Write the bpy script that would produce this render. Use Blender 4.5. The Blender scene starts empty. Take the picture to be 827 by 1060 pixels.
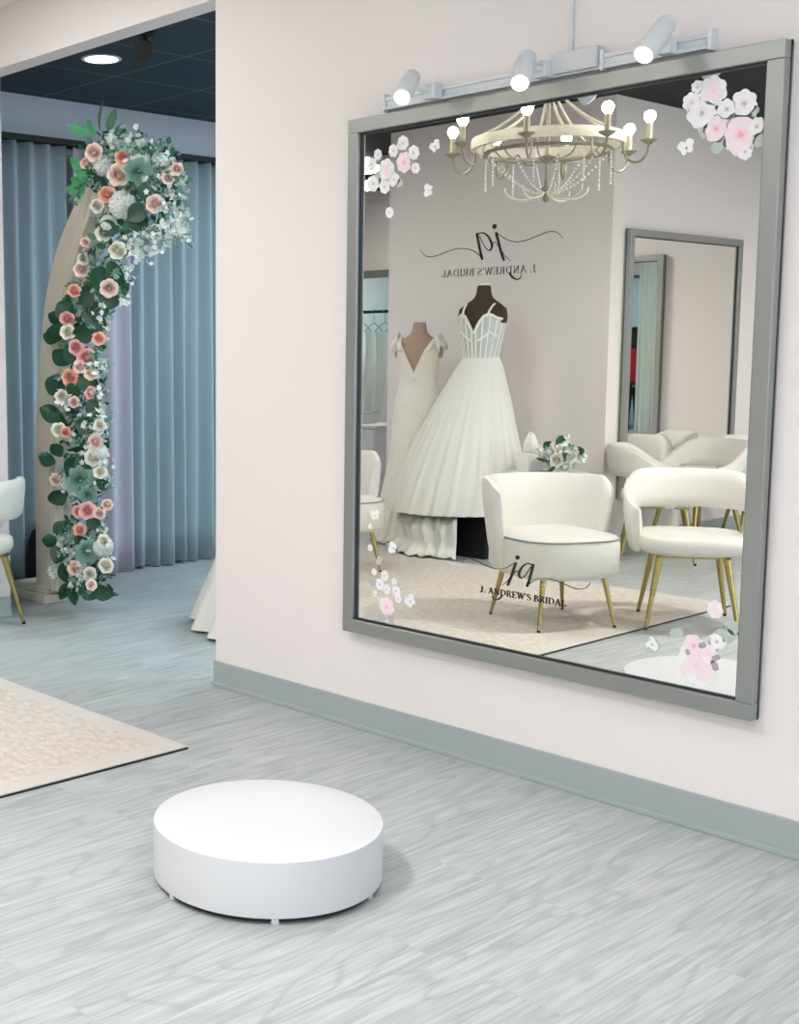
import bpy, math, random
from mathutils import Vector, Matrix
R = math.radians
C = bpy.context.scene.collection
rnd = random.Random(7)

# ------------------------------------------------------------------ camera
PITCH, YAW, ROLL = 0.12067, 0.87726, -0.0038956
FPX, PPX, PPY = 1322.9, 186.2, 522.7
EYE = Vector((0, -3.469, 1.4))
fwd = Vector((-math.sin(YAW)*math.cos(PITCH), math.cos(YAW)*math.cos(PITCH), -math.sin(PITCH)))
r0 = Vector((math.cos(YAW), math.sin(YAW), 0)); u0 = r0.cross(fwd)
RT = r0*math.cos(ROLL) + u0*math.sin(ROLL)
UP = -r0*math.sin(ROLL) + u0*math.cos(ROLL)
cam = bpy.data.cameras.new('camera'); co = bpy.data.objects.new('camera', cam); C.objects.link(co)
m = Matrix((RT, UP, -fwd)).transposed().to_4x4(); m.translation = EYE
co.matrix_world = m
cam.sensor_fit = 'VERTICAL'; cam.sensor_height = 36; cam.lens = FPX*36/1060
cam.shift_x = (413.5-PPX)/1060; cam.shift_y = (PPY-530)/1060
cam.clip_start = .05; cam.clip_end = 100
bpy.context.scene.camera = co
YG = -0.03                                  # plane of the big mirror's glass
def ray(x, y):                              # direction to a measured point of the photograph
    return RT*((x-PPX)/FPX) - UP*((y-PPY)/FPX) + fwd
def on_y(x, y, Y): d = ray(x, y); return EYE + d*((Y-EYE.y)/d.y)
def on_z(x, y, Z=0): d = ray(x, y); return EYE + d*((Z-EYE.z)/d.z)
def refl(p): return Vector((p.x, 2*YG-p.y, p.z))
def m_y(x, y, Y): return refl(on_y(x, y, 2*YG-Y))       # a thing seen in the mirror, at real depth Y
def m_z(x, y, Z=0): return refl(on_z(x, y, Z))

# ------------------------------------------------------------------ materials
def lin(h):
    h = h.lstrip('#'); v = [int(h[i:i+2], 16)/255 for i in (0, 2, 4)]
    return tuple(((c+.055)/1.055)**2.4 if c > .04045 else c/12.92 for c in v) + (1,)
def pm(name, col, rough=.6, metal=0, var=.0, scale=20, bump=0, bscale=200, sheen=0, trans=0, alpha=1, emit=None, es=0, stretch=(1,1,1), spec=.5, coat=0):
    mt = bpy.data.materials.new(name); mt.use_nodes = True
    nt = mt.node_tree; b = nt.nodes['Principled BSDF']
    c = lin(col) if isinstance(col, str) else col
    b.inputs['Base Color'].default_value = c; b.inputs['Roughness'].default_value = rough
    b.inputs['Metallic'].default_value = metal; b.inputs['Sheen Weight'].default_value = sheen
    b.inputs['Transmission Weight'].default_value = trans; b.inputs['Alpha'].default_value = alpha
    b.inputs['Specular IOR Level'].default_value = spec; b.inputs['Coat Weight'].default_value = coat
    if emit: b.inputs['Emission Color'].default_value = lin(emit); b.inputs['Emission Strength'].default_value = es
    if var or bump:
        tc = nt.nodes.new('ShaderNodeTexCoord'); mp = nt.nodes.new('ShaderNodeMapping'); mp.inputs['Scale'].default_value = stretch
        nt.links.new(tc.outputs['Object'], mp.inputs['Vector'])
    if var:
        n = nt.nodes.new('ShaderNodeTexNoise'); n.inputs['Scale'].default_value = scale; n.inputs['Detail'].default_value = 5
        nt.links.new(mp.outputs[0], n.inputs['Vector'])
        mx = nt.nodes.new('ShaderNodeMix'); mx.data_type = 'RGBA'
        mx.inputs['A'].default_value = tuple(x*(1-var) for x in c[:3])+(1,)
        mx.inputs['B'].default_value = tuple(min(1, x*(1+var)) for x in c[:3])+(1,)
        nt.links.new(n.outputs['Fac'], mx.inputs['Factor']); nt.links.new(mx.outputs['Result'], b.inputs['Base Color'])
    if bump:
        n2 = nt.nodes.new('ShaderNodeTexNoise'); n2.inputs['Scale'].default_value = bscale; n2.inputs['Detail'].default_value = 3
        nt.links.new(mp.outputs[0], n2.inputs['Vector'])
        bp = nt.nodes.new('ShaderNodeBump'); bp.inputs['Strength'].default_value = bump; bp.inputs['Distance'].default_value = .003
        nt.links.new(n2.outputs['Fac'], bp.inputs['Height']); nt.links.new(bp.outputs[0], b.inputs['Normal'])
    return mt
M = {}
M['wall'] = pm('wall_paint', '#e2dcda', .75, var=.012, scale=1.5, bump=.12, bscale=260)
M['wall2'] = pm('far_room_paint', '#dfe0ea', .75, var=.012, scale=1.5, bump=.1, bscale=260)
M['wall3'] = pm('teal_grey_paint', '#86aaa8', .75, var=.012, scale=1.5)
M['base'] = pm('grey_vinyl_base', '#9ba6a5', .45, var=.02, scale=3)
M['ceil'] = None
M['frame'] = pm('pewter_frame', '#9a9d9a', .36, .65, var=.03, scale=4, stretch=(1, 1, 1))
M['groove'] = pm('dark_groove', '#22282c', .5)
M['white'] = pm('white_laminate', '#c9cbce', .5, var=.008, scale=3)
M['whitep'] = pm('white_metal_paint', '#d4d9db', .35)
M['black'] = pm('black_paint', '#08090b', .6)
M['blackfab'] = pm('black_fabric', '#0b0d0e', .9, var=.2, scale=20)
M['gold'] = pm('brass', '#b5a56c', .24, 1, var=.05, scale=9)
M['seat'] = pm('cream_leatherette', '#d4d2ca', .5, var=.015, scale=4, bump=.15, bscale=320)
M['pipe'] = pm('grey_piping', '#7f8583', .6)
M['tan'] = pm('tan_jersey', '#a58e7e', .85, var=.03, scale=30)
M['brown'] = pm('brown_jersey', '#3d3022', .85, var=.05, scale=30)
M['tulle'] = pm('white_tulle', '#dbdcd6', .85, var=.05, scale=9, sheen=.2, bump=.35, bscale=40, stretch=(1, 1, .12))
M['lace'] = pm('ivory_lace', '#e3e0d5', .8, var=.08, scale=26, bump=.6, bscale=45)
M['boning'] = pm('ivory_satin', '#e9e9e4', .5)
M['sheer'] = pm('sheer_mesh', '#b9bfbd', .7, var=.05, scale=20)
M['cream'] = pm('cream_fabric_panel', '#c0b9a8', .8, var=.04, scale=6, bump=.2, bscale=150)
M['plinth'] = pm('cream_plinth', '#c4bfae', .7)
M['chand'] = pm('distressed_cream_metal', '#d5d0bf', .5, var=.12, scale=40)
M['chand2'] = pm('aged_silver', '#8d8a7a', .45, .4, var=.15, scale=60)
M['candle'] = pm('aged_candle_sleeve', '#b5ad93', .6, var=.1, scale=50)
M['bulb'] = pm('lit_bulb', '#fff6e6', .3, emit='#fff3e0', es=120)
M['lampface'] = pm('lit_lamp', '#ffffff', .3, emit='#f4f8ff', es=12)
M['bead'] = pm('pearl_bead', '#e8e6de', .25)
M['leaf'] = pm('deep_green_leaf', '#1d4a33', .5, var=.25, scale=9)
M['leaf2'] = pm('mid_green_leaf', '#3f7355', .5, var=.2, scale=9)
M['lime'] = pm('bright_green_leaf', '#56a873', .7, var=.2, scale=9)
M['sage'] = pm('sage_leaf', '#7fa398', .6, var=.18, scale=12)
M['teal'] = pm('succulent_teal', '#72988b', .5, var=.15, scale=10)
M['blossom'] = pm('white_blossom', '#dfe6e0', .6, var=.06, scale=20)
M['rose_peach'] = pm('peach_petal', '#f4c2ab', .6, var=.1, scale=15)
M['rose_blush'] = pm('blush_petal', '#f5e0d6', .6, var=.06, scale=15)
M['rose_pink'] = pm('pink_petal', '#efbdbb', .6, var=.12, scale=15)
M['rose_white'] = pm('white_petal', '#eeeee0', .6, var=.04, scale=15)
M['d_white'] = pm('decal_white', '#eeeeee', .5, alpha=.93)
M['d_pale'] = pm('decal_pale_pink', '#f0dde3', .5, alpha=.95)
M['d_pink'] = pm('decal_pink', '#eecbd4', .5)
M['d_deep'] = pm('decal_rose_heart', '#e3a9b8', .5)
M['d_leaf'] = pm('decal_grey_leaf', '#b9c6bf', .5, alpha=.85)
M['d_dark'] = pm('decal_dark_bud', '#a79ca4', .5)
M['ink'] = pm('black_vinyl', '#0d0f10', .5)
M['red'] = pm('red_knit', '#a01325', .85, var=.05, scale=40)
M['skin'] = pm('skin', '#b98468', .55)
M['hair'] = pm('black_hair', '#0d0b0b', .5)
M['curt'] = pm('blue_grey_curtain', '#9dadb4', .85, var=.03, scale=5, sheen=.3, bump=.1, bscale=300)
M['curt2'] = pm('lilac_lit_curtain', '#b3aebb', .85, var=.03, scale=5, sheen=.3, bump=.1, bscale=300)  # lilac tint stands in for light falling on the curtain
M['curt3'] = pm('teal_grey_curtain', '#b2bdb8', .85, var=.03, scale=5)
M['stain'] = pm('black_trousers', '#111214', .8)

def mirror_mat():
    mt = bpy.data.materials.new('mirror_glass'); mt.use_nodes = True; nt = mt.node_tree; nt.nodes.clear()
    o = nt.nodes.new('ShaderNodeOutputMaterial'); g = nt.nodes.new('ShaderNodeBsdfGlossy')
    g.inputs['Roughness'].default_value = 0; g.inputs['Color'].default_value = (.95, .95, .915, 1)
    nt.links.new(g.outputs[0], o.inputs[0]); return mt
M['mirror'] = mirror_mat()
def window_mat():
    mt = bpy.data.materials.new('window_glass'); mt.use_nodes = True; nt = mt.node_tree; nt.nodes.clear()
    o = nt.nodes.new('ShaderNodeOutputMaterial'); g = nt.nodes.new('ShaderNodeBsdfGlossy'); t = nt.nodes.new('ShaderNodeBsdfTransparent')
    g.inputs['Roughness'].default_value = 0.02; mx = nt.nodes.new('ShaderNodeMixShader'); mx.inputs[0].default_value = .07
    nt.links.new(t.outputs[0], mx.inputs[1]); nt.links.new(g.outputs[0], mx.inputs[2]); nt.links.new(mx.outputs[0], o.inputs[0]); return mt
M['glass'] = window_mat()
def ceil_mat():                                 # dark lay-in tiles of two feet
    mt = bpy.data.materials.new('dark_ceiling_tiles'); mt.use_nodes = True; nt = mt.node_tree; b = nt.nodes['Principled BSDF']
    tc = nt.nodes.new('ShaderNodeTexCoord'); mp = nt.nodes.new('ShaderNodeMapping'); mp.inputs['Location'].default_value = (5.77+.608*20, -.877+.608*20, 0)
    br = nt.nodes.new('ShaderNodeTexBrick'); br.offset = 0; br.squash = 1
    br.inputs['Color1'].default_value = lin('#22323a'); br.inputs['Color2'].default_value = lin('#25363e'); br.inputs['Mortar'].default_value = lin('#4d5f66')
    br.inputs['Scale'].default_value = 1; br.inputs['Brick Width'].default_value = .608; br.inputs['Row Height'].default_value = .608
    br.inputs['Mortar Size'].default_value = .008; br.inputs['Mortar Smooth'].default_value = .1
    nt.links.new(tc.outputs['Object'], mp.inputs[0]); nt.links.new(mp.outputs[0], br.inputs[0]); nt.links.new(br.outputs['Color'], b.inputs['Base Color'])
    b.inputs['Roughness'].default_value = .8
    return mt
M['ceil'] = ceil_mat()
M['ceil_black'] = pm('black_painted_ceiling', '#0c1518', .85, var=.1, scale=3)
def floor_mat():
    mt = bpy.data.materials.new('grey_wood_planks'); mt.use_nodes = True; nt = mt.node_tree; b = nt.nodes['Principled BSDF']
    N = nt.nodes.new; L = nt.links.new
    tc = N('ShaderNodeTexCoord'); mp = N('ShaderNodeMapping'); mp.inputs['Rotation'].default_value = (0, 0, R(90))
    L(tc.outputs['Object'], mp.inputs[0])
    br = N('ShaderNodeTexBrick'); br.offset = .37; br.offset_frequency = 2
    for k, v in (('Color1', (.0, .0, .0, 1)), ('Color2', (1, 1, 1, 1)), ('Mortar', (.5, .5, .5, 1))): br.inputs[k].default_value = v
    br.inputs['Scale'].default_value = 1; br.inputs['Brick Width'].default_value = 1.22; br.inputs['Row Height'].default_value = .18; br.inputs['Mortar Size'].default_value = .0012
    L(mp.outputs[0], br.inputs[0])
    # per-plank shift of the grain
    sc = N('ShaderNodeVectorMath'); sc.operation = 'SCALE'; sc.inputs['Scale'].default_value = 7.3; L(br.outputs['Color'], sc.inputs[0])
    ad = N('ShaderNodeVectorMath'); ad.operation = 'ADD'; L(tc.outputs['Object'], ad.inputs[0]); L(sc.outputs[0], ad.inputs[1])
    m1 = N('ShaderNodeMapping'); m1.inputs['Scale'].default_value = (75, 3.2, 1); L(ad.outputs[0], m1.inputs[0])
    n1 = N('ShaderNodeTexNoise'); n1.inputs['Scale'].default_value = 1.3; n1.inputs['Detail'].default_value = 6; n1.inputs['Distortion'].default_value = .6; L(m1.outputs[0], n1.inputs[0])
    m2 = N('ShaderNodeMapping'); m2.inputs['Scale'].default_value = (6.5, .8, 1); L(ad.outputs[0], m2.inputs[0])
    n2 = N('ShaderNodeTexNoise'); n2.inputs['Scale'].default_value = 1; n2.inputs['Detail'].default_value = 2; n2.inputs['Distortion'].default_value = 1.2; L(m2.outputs[0], n2.inputs[0])
    wv = N('ShaderNodeMath'); wv.operation = 'MULTIPLY'; wv.inputs[1].default_value = 34; L(n2.outputs['Fac'], wv.inputs[0])
    sn = N('ShaderNodeMath'); sn.operation = 'SINE'; L(wv.outputs[0], sn.inputs[0])
    pw = N('ShaderNodeMath'); pw.operation = 'MULTIPLY_ADD'; pw.inputs[1].default_value = .5; pw.inputs[2].default_value = .5; L(sn.outputs[0], pw.inputs[0])
    p2 = N('ShaderNodeMath'); p2.operation = 'POWER'; p2.inputs[1].default_value = 6; L(pw.outputs[0], p2.inputs[0])
    r1 = N('ShaderNodeValToRGB'); r1.color_ramp.elements[0].position = .32; r1.color_ramp.elements[1].position = .68
    r1.color_ramp.elements[0].color = lin('#989f9e'); r1.color_ramp.elements[1].color = lin('#b7bbba'); L(n1.outputs['Fac'], r1.inputs[0])
    mx = N('ShaderNodeMix'); mx.data_type = 'RGBA'; mx.inputs['B'].default_value = lin('#868f8e')
    f = N('ShaderNodeMath'); f.operation = 'MULTIPLY'; f.inputs[1].default_value = .42; L(p2.outputs[0], f.inputs[0])
    L(f.outputs[0], mx.inputs['Factor']); L(r1.outputs[0], mx.inputs['A'])
    # plank tone
    tn = N('ShaderNodeMapRange'); tn.inputs['To Min'].default_value = .955; tn.inputs['To Max'].default_value = 1.03; L(br.outputs['Color'], tn.inputs['Value'])
    ml = N('ShaderNodeVectorMath'); ml.operation = 'SCALE'; L(mx.outputs['Result'], ml.inputs[0]); L(tn.outputs[0], ml.inputs['Scale'])
    sm = N('ShaderNodeMix'); sm.data_type = 'RGBA'; sm.inputs['B'].default_value = lin('#9aa0a0')
    fs = N('ShaderNodeMath'); fs.operation = 'MULTIPLY'; fs.inputs[1].default_value = .6; L(br.outputs['Fac'], fs.inputs[0])
    L(fs.outputs[0], sm.inputs['Factor']); L(ml.outputs[0], sm.inputs['A']); L(sm.outputs['Result'], b.inputs['Base Color'])
    b.inputs['Roughness'].default_value = .42; b.inputs['Specular IOR Level'].default_value = .4
    bp = N('ShaderNodeBump'); bp.inputs['Strength'].default_value = .15; bp.inputs['Distance'].default_value = .001
    L(n1.outputs['Fac'], bp.inputs['Height']); L(bp.outputs[0], b.inputs['Normal'])
    return mt
M['floor'] = floor_mat()
def rug_mat(x1, y0, y1):
    mt = bpy.data.materials.new('cream_rug_pile'); mt.use_nodes = True; nt = mt.node_tree; b = nt.nodes['Principled BSDF']
    N = nt.nodes.new; L = nt.links.new
    tc = N('ShaderNodeTexCoord')
    m1 = N('ShaderNodeMapping'); m1.inputs['Scale'].default_value = (9, 14, 1); L(tc.outputs['Object'], m1.inputs[0])
    n1 = N('ShaderNodeTexNoise'); n1.inputs['Scale'].default_value = 2.6; n1.inputs['Detail'].default_value = 7; n1.inputs['Roughness'].default_value = .7; L(m1.outputs[0], n1.inputs[0])
    r1 = N('ShaderNodeValToRGB'); e = r1.color_ramp.elements; e[0].position = .36; e[0].color = lin('#b3aaa0'); e[1].position = .66; e[1].color = lin('#cfcac2')
    a = e.new(.47); a.color = lin('#beb7ad'); a = e.new(.54); a.color = lin('#c7beb2'); L(n1.outputs['Fac'], r1.inputs[0])
    sp = N('ShaderNodeSeparateXYZ'); L(tc.outputs['Object'], sp.inputs[0])
    def cmpn(sock, op, v):
        c = N('ShaderNodeMath'); c.operation = op; c.inputs[1].default_value = v; L(sock, c.inputs[0]); return c.outputs[0]
    e1 = cmpn(sp.outputs[0], 'GREATER_THAN', x1-.09); e2 = cmpn(sp.outputs[1], 'GREATER_THAN', y1-.09); e3 = cmpn(sp.outputs[1], 'LESS_THAN', y0+.09)
    mxa = N('ShaderNodeMath'); mxa.operation = 'MAXIMUM'; L(e1, mxa.inputs[0]); L(e2, mxa.inputs[1])
    mxb = N('ShaderNodeMath'); mxb.operation = 'MAXIMUM'; L(mxa.outputs[0], mxb.inputs[0]); L(e3, mxb.inputs[1])
    mx = N('ShaderNodeMix'); mx.data_type = 'RGBA'; mx.inputs['B'].default_value = lin('#c3beb6'); L(mxb.outputs[0], mx.inputs['Factor']); L(r1.outputs[0], mx.inputs['A'])
    L(mx.outputs['Result'], b.inputs['Base Color']); b.inputs['Roughness'].default_value = .95
    bp = N('ShaderNodeBump'); bp.inputs['Strength'].default_value = .4; bp.inputs['Distance'].default_value = .004
    n2 = N('ShaderNodeTexNoise'); n2.inputs['Scale'].default_value = 120; L(tc.outputs['Object'], n2.inputs[0]); L(n2.outputs['Fac'], bp.inputs['Height']); L(bp.outputs[0], b.inputs['Normal'])
    return mt

# ------------------------------------------------------------------ mesh helpers
class MB:
    def __init__(s): s.v = []; s.f = []; s.mi = []; s.k = 0
    def add(s, vs, fs):
        o = len(s.v); s.v += [tuple(p) for p in vs]; s.f += [tuple(o+i for i in f) for f in fs]; s.mi += [s.k]*len(fs)
    def box(s, x0, x1, y0, y1, z0, z1, mat=None):
        vs = [Vector((x, y, z)) for x in (x0, x1) for y in (y0, y1) for z in (z0, z1)]
        if mat: vs = [mat @ p for p in vs]
        s.add(vs, [(0, 1, 3, 2), (4, 6, 7, 5), (0, 4, 5, 1), (2, 3, 7, 6), (0, 2, 6, 4), (1, 5, 7, 3)])
    def rings(s, rs, closed=True, caps=True):       # rs: list of equally long rings
        n = len(rs[0]); vs = [p for r in rs for p in r]; fs = []
        for i in range(len(rs)-1):
            for j in range(n if closed else n-1):
                a = i*n+j; b = i*n+(j+1) % n; fs.append((a, b, b+n, a+n))
        if caps and closed: fs.append(tuple(range(n))[::-1]); fs.append(tuple((len(rs)-1)*n+j for j in range(n)))
        s.add(vs, fs)
    def lathe(s, prof, c=(0, 0, 0), n=24, sx=1, sy=1, mat=None, caps=True):
        rs = []
        for r, z in prof:
            ring = [Vector((c[0]+r*sx*math.cos(2*math.pi*k/n), c[1]+r*sy*math.sin(2*math.pi*k/n), c[2]+z)) for k in range(n)]
            if mat: ring = [mat @ p for p in ring]
            rs.append(ring)
        s.rings(rs, caps=caps)
    def tube(s, pts, r, n=8, closed=False):
        pts = [Vector(p) for p in pts]; N = len(pts)
        rr = r if isinstance(r, (list, tuple)) else [r]*N
        rs = []; prev = None
        for i, p in enumerate(pts):
            a = pts[(i-1) % N] if (closed or i > 0) else p; b = pts[(i+1) % N] if (closed or i < N-1) else p
            t = (b-a).normalized()
            if prev is None:
                u = t.cross(Vector((0, 0, 1)));
                if u.length < 1e-3: u = t.cross(Vector((1, 0, 0)))
                u.normalize()
            else:
                u = prev - t*prev.dot(t); u.normalize()
            prev = u; w = t.cross(u)
            rs.append([p + (u*math.cos(2*math.pi*k/n) + w*math.sin(2*math.pi*k/n))*rr[i] for k in range(n)])
        if closed: rs.append(rs[0]); s.rings(rs, caps=False)
        else: s.rings(rs)
    def ball(s, c, r, n=10, m=6, sc=(1, 1, 1)):
        c = Vector(c); rs = []
        for i in range(m+1):
            a = math.pi*(i/m); a = min(max(a, .05), math.pi-.05)
            rs.append([c+Vector((math.sin(a)*math.cos(2*math.pi*k/n)*r*sc[0], math.sin(a)*math.sin(2*math.pi*k/n)*r*sc[1], -math.cos(a)*r*sc[2])) for k in range(n)])
        s.rings(rs)
    def build(s, name, mats, parent=None, smooth=True, bevel=0, sub=0, solid=0, auto=40):
        me = bpy.data.meshes.new(name); me.from_pydata(s.v, [], s.f)
        if not isinstance(mats, (list, tuple)): mats = [mats]
        for mm in mats: me.materials.append(M[mm] if isinstance(mm, str) else mm)
        for p, k in zip(me.polygons, s.mi): p.material_index = k
        me.validate(); me.update()
        o = bpy.data.objects.new(name, me); C.objects.link(o)
        if smooth:
            for p in me.polygons: p.use_smooth = True
            if auto:
                try: me.set_sharp_from_angle(angle=R(auto))
                except Exception: pass
        if solid:
            d = o.modifiers.new('solid', 'SOLIDIFY'); d.thickness = solid; d.offset = 0
        if bevel:
            d = o.modifiers.new('bevel', 'BEVEL'); d.width = bevel; d.segments = 3; d.limit_method = 'ANGLE'; d.angle_limit = R(40)
        if sub:
            d = o.modifiers.new('sub', 'SUBSURF'); d.levels = sub; d.render_levels = sub
        if parent: o.parent = parent
        return o
def tag(o, label=None, cat=None, group=None, kind=None):
    if label: o['label'] = label
    if cat: o['category'] = cat
    if group: o['group'] = group
    if kind: o['kind'] = kind
    return o
def empty(name, label, cat, loc=(0, 0, 0), rz=0, group=None):
    o = bpy.data.objects.new(name, None); C.objects.link(o); o.location = loc; o.rotation_euler = (0, 0, rz); o.empty_display_size = .1
    return tag(o, label, cat, group)
def dup(root, loc, rz, label, group=None, scale=1):
    def cp(o, par):
        c = o.copy(); C.objects.link(c)
        if par: c.parent = par
        for ch in list(o.children): cp(ch, c)
        return c
    r = cp(root, None); r.location = loc; r.rotation_euler = (0, 0, rz); r['label'] = label
    if group: r['group'] = group
    return r
def struct(name, boxes, mat, bevel=0):
    b = MB()
    for x in boxes: b.box(*x)
    return tag(b.build(name, mat, smooth=False, bevel=bevel), kind='structure')
def spline(pts, n=8):                            # Catmull-Rom through tuples of any length
    out = []
    P = [pts[0]]+list(pts)+[pts[-1]]
    for i in range(1, len(P)-2):
        for k in range(n):
            t = k/n
            out.append(tuple(.5*((2*b)+(-a+c)*t+(2*a-5*b+4*c-d)*t*t+(-a+3*b-3*c+d)*t**3) for a, b, c, d in zip(P[i-1], P[i], P[i+1], P[i+2])))
    out.append(tuple(pts[-1])); return out

# ------------------------------------------------------------------ the room
XE, XP, HEAD = -3.94, -5.72, 2.775               # opening beside the mirror wall
CZ, C2 = 3.06, 2.885
XW, XR, YB = -11.5, 2.6, -7.0
XL, XC, YL = -6.769, -4.826, -4.36               # the closet block with the lettering on its front
struct('floor', [(XW, XR+.1, -10.6, 4.6, -.1, 0)], 'floor')
struct('ceiling', [(XW, XR+.1, YB-.1, 0, CZ, CZ+.1), (XW, -8.5, -10.6, YB-.1, CZ, CZ+.1)], 'ceil_black')
struct('ceiling_far_room', [(-6.6, XR+.1, .112, 4.6, C2, C2+.1)], 'ceil')
w = struct('wall_north', [(XE, .45, 0, .112, 0, CZ), (1.75, XR+.1, 0, .112, 0, CZ), (XW, XP, 0, .112, 0, CZ),
                          (XP, XE, 0, .112, HEAD, CZ), (.45, 1.75, 0, .112, 2.7, CZ)], 'wall')
struct('wall_closet', [(XL, XC, YB, YL, 0, CZ)], 'wall')
struct('ceiling_border', [(XW, XR, -.9, 0, CZ-.012, CZ)], 'wall')
struct('wall_south', [(XC, XR+.1, YB-.1, YB, 0, CZ), (-8.9, XL, YB-.1, YB, 0, CZ), (XW, -11.2, YB-.1, YB, 0, CZ), (-11.2, -8.9, YB-.1, YB, 2.21, CZ)], 'wall')
struct('wall_west', [(XW-.1, XW, -10.7, .112, 0, CZ)], 'wall')
WIN = [(-6.3, -4.7), (-4.3, -2.7), (-2.3, -.7)]
bx = [(XR, XR+.12, YB, 4.6, 2.6, CZ), (XR, XR+.12, YB, 0.112, 0, .45), (XR, XR+.12, .112, 4.6, 0, 2.6), (XR, XR+.12, YB, -6.3, .45, 2.6), (XR, XR+.12, -.7, .112, .45, 2.6), (XR, XR+.12, -4.7, -4.3, .45, 2.6), (XR, XR+.12, -2.7, -2.3, .45, 2.6)]
struct('wall_east', bx, 'wall')
struct('wall_far_room_west', [(-6.6, -6.5, .112, 4.6, 0, C2)], 'wall2')
struct('wall_far_room_north', [(-6.6, XR+.1, 4.5, 4.6, 0, C2)], 'wall2')
struct('wall_back_room', [(-8.9, -8.8, -10.6, YB-.1, 0, CZ), (XW, -8.8, -10.7, -10.6, 0, CZ)], 'wall3')
struct('trim_opening', [(-11.3, -8.8, YB, YB+.02, 2.15, 2.23)], 'frame')
for k, (a, b_) in enumerate(WIN):
    f = MB()
    for q in ((XR+.02, XR+.08, a, b_, .45, .51), (XR+.02, XR+.08, a, b_, 2.54, 2.6), (XR+.02, XR+.08, a, a+.05, .51, 2.54), (XR+.02, XR+.08, b_-.05, b_, .51, 2.54)): f.box(*q)
    fo = tag(f.build('window_%d' % (k+1), 'frame', smooth=False), kind='structure')
    g = MB(); g.box(XR+.045, XR+.051, a+.05, b_-.05, .51, 2.54); g.build('glass_pane', 'glass', fo, smooth=False)
# baseboards: a tall flat strip with a shoe along its foot
def baseboard(name, segs):
    b = MB()
    for (x0, x1, y0, y1, dx, dy) in segs:        # (dx, dy) is the outward normal
        t = .008
        b.box(x0-(t if dx < 0 else 0), x1+(t if dx > 0 else 0), y0-(t if dy < 0 else 0), y1+(t if dy > 0 else 0), 0, .107)
        t = .018
        b.box(x0-(t if dx < 0 else 0), x1+(t if dx > 0 else 0), y0-(t if dy < 0 else 0), y1+(t if dy > 0 else 0), 0, .016)
    return tag(b.build(name, 'base', smooth=False, bevel=.003), kind='structure')
baseboard('baseboard_north', [(XE-.008, .45, 0, 0, 0, -1), (XW, XP, 0, 0, 0, -1), (XE, XE, 0, .112, -1, 0), (XP, XP, 0, .112, 1, 0), (1.75, XR, 0, 0, 0, -1)])
baseboard('baseboard_closet', [(XL, XC, YL, YL, 0, 1), (XC, XC, YB, YL, 1, 0)])
baseboard('baseboard_south', [(XC, XR, YB, YB, 0, 1), (-8.9, XL, YB, YB, 0, 1)])

# ------------------------------------------------------------------ rug
RX1, RY0, RY1 = -3.35, -3.28, -.65
rug = empty('area_rug', 'cream mottled area rug with a dark edge lying on the grey floor', 'rug', (0, 0, 0))
b = MB(); b.box(-7.6, RX1, RY0, RY1, .0, .006); b.build('backing', 'black', rug, smooth=False); tag(rug.children[0], 'thin black backing of the rug')
b = MB(); b.box(-7.598, RX1-.001, RY0+.002, RY1-.002, .006, .013); b.build('pile', rug_mat(RX1, RY0, RY1), rug, smooth=False, bevel=.003)

# ------------------------------------------------------------------ platform
pf = empty('round_platform', 'low round white platform standing on the grey floor in front of the mirror', 'platform', (-2.38, -1.19, 0))
b = MB(); b.lathe([(.001, .006), (.296, .006), (.296, .02), (.001, .02)], n=96); b.build('base_shadow_plate', 'black', pf, smooth=False)  # recessed base, black and wide to paint the shadow line under the drum
b = MB(); b.lathe([(.300, .017), (.305, .017), (.305, .155), (.304, .159), (.301, .1605), (.2, .1605), (.001, .1605), (.001, .05), (.300, .05)], n=128); b.build('drum', 'white', pf)
for k in range(6):
    a = R(20+60*k)
    b = MB(); b.lathe([(.008, 0), (.012, 0), (.012, .014), (.001, .014)], (.288*math.cos(a), .288*math.sin(a), 0), 12); b.build('foot', 'whitep', pf)

# ------------------------------------------------------------------ mirrors
def frame_mirror(name, label, loc, rz, group=None):
    """1.54 x 1.83 m, bottom at z=.37; local x along the wall, local -y out of the wall"""
    e = empty(name, label, 'mirror', loc, rz, group)
    W, z0, z1, t = .77, .37, 2.2, .048
    b = MB()
    b.box(-W, W, -.05, -.001, z1-t, z1); b.box(-W, W, -.05, -.001, z0, z0+t)
    b.box(-W, -W+t, -.05, -.001, z0+t, z1-t); b.box(W-t, W, -.05, -.001, z0+t, z1-t)
    b.build('frame', 'frame', e, smooth=False, bevel=.0025)
    b = MB(); i = t+.0
    for q in ((-W+t, W-t, -.036, -.0305, z1-t-.007, z1-t), (-W+t, W-t, -.036, -.0305, z0+t, z0+t+.007), (-W+t, -W+t+.007, -.036, -.0305, z0+t, z1-t), (W-t-.007, W-t, -.036, -.0305, z0+t, z1-t)): b.box(*q)
    for q in ((-W-.0015, W+.0015, -.018, -.012, z1-.02, z1+.0015), (W-.02, W+.0015, -.018, -.012, z0, z1), (-W-.0015, -W+.02, -.018, -.012, z0, z1)): b.box(*q)
    tag(b.build('rabbet_strip', 'groove', e, smooth=False), 'dark recessed line along the frame')
    b = MB(); b.box(-W+t-.003, W-t+.003, -.03, -.026, z0+t-.003, z1-t+.003); b.build('glass', 'mirror', e, smooth=False)
    return e
big = frame_mirror('wall_mirror', 'large pewter-framed mirror with flower decals on the wall above the platform', (-2.4085, 0, 0), 0)
m2 = frame_mirror('wall_mirror', 'pewter-framed mirror behind the tub chairs, without decals, its edge at the corner', (XC, -5.285, 0), R(90))
m3 = frame_mirror('wall_mirror', 'narrow-looking pewter mirror seen inside the other mirror, showing a red top', (-2.89, YB, 0), R(180))

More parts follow.
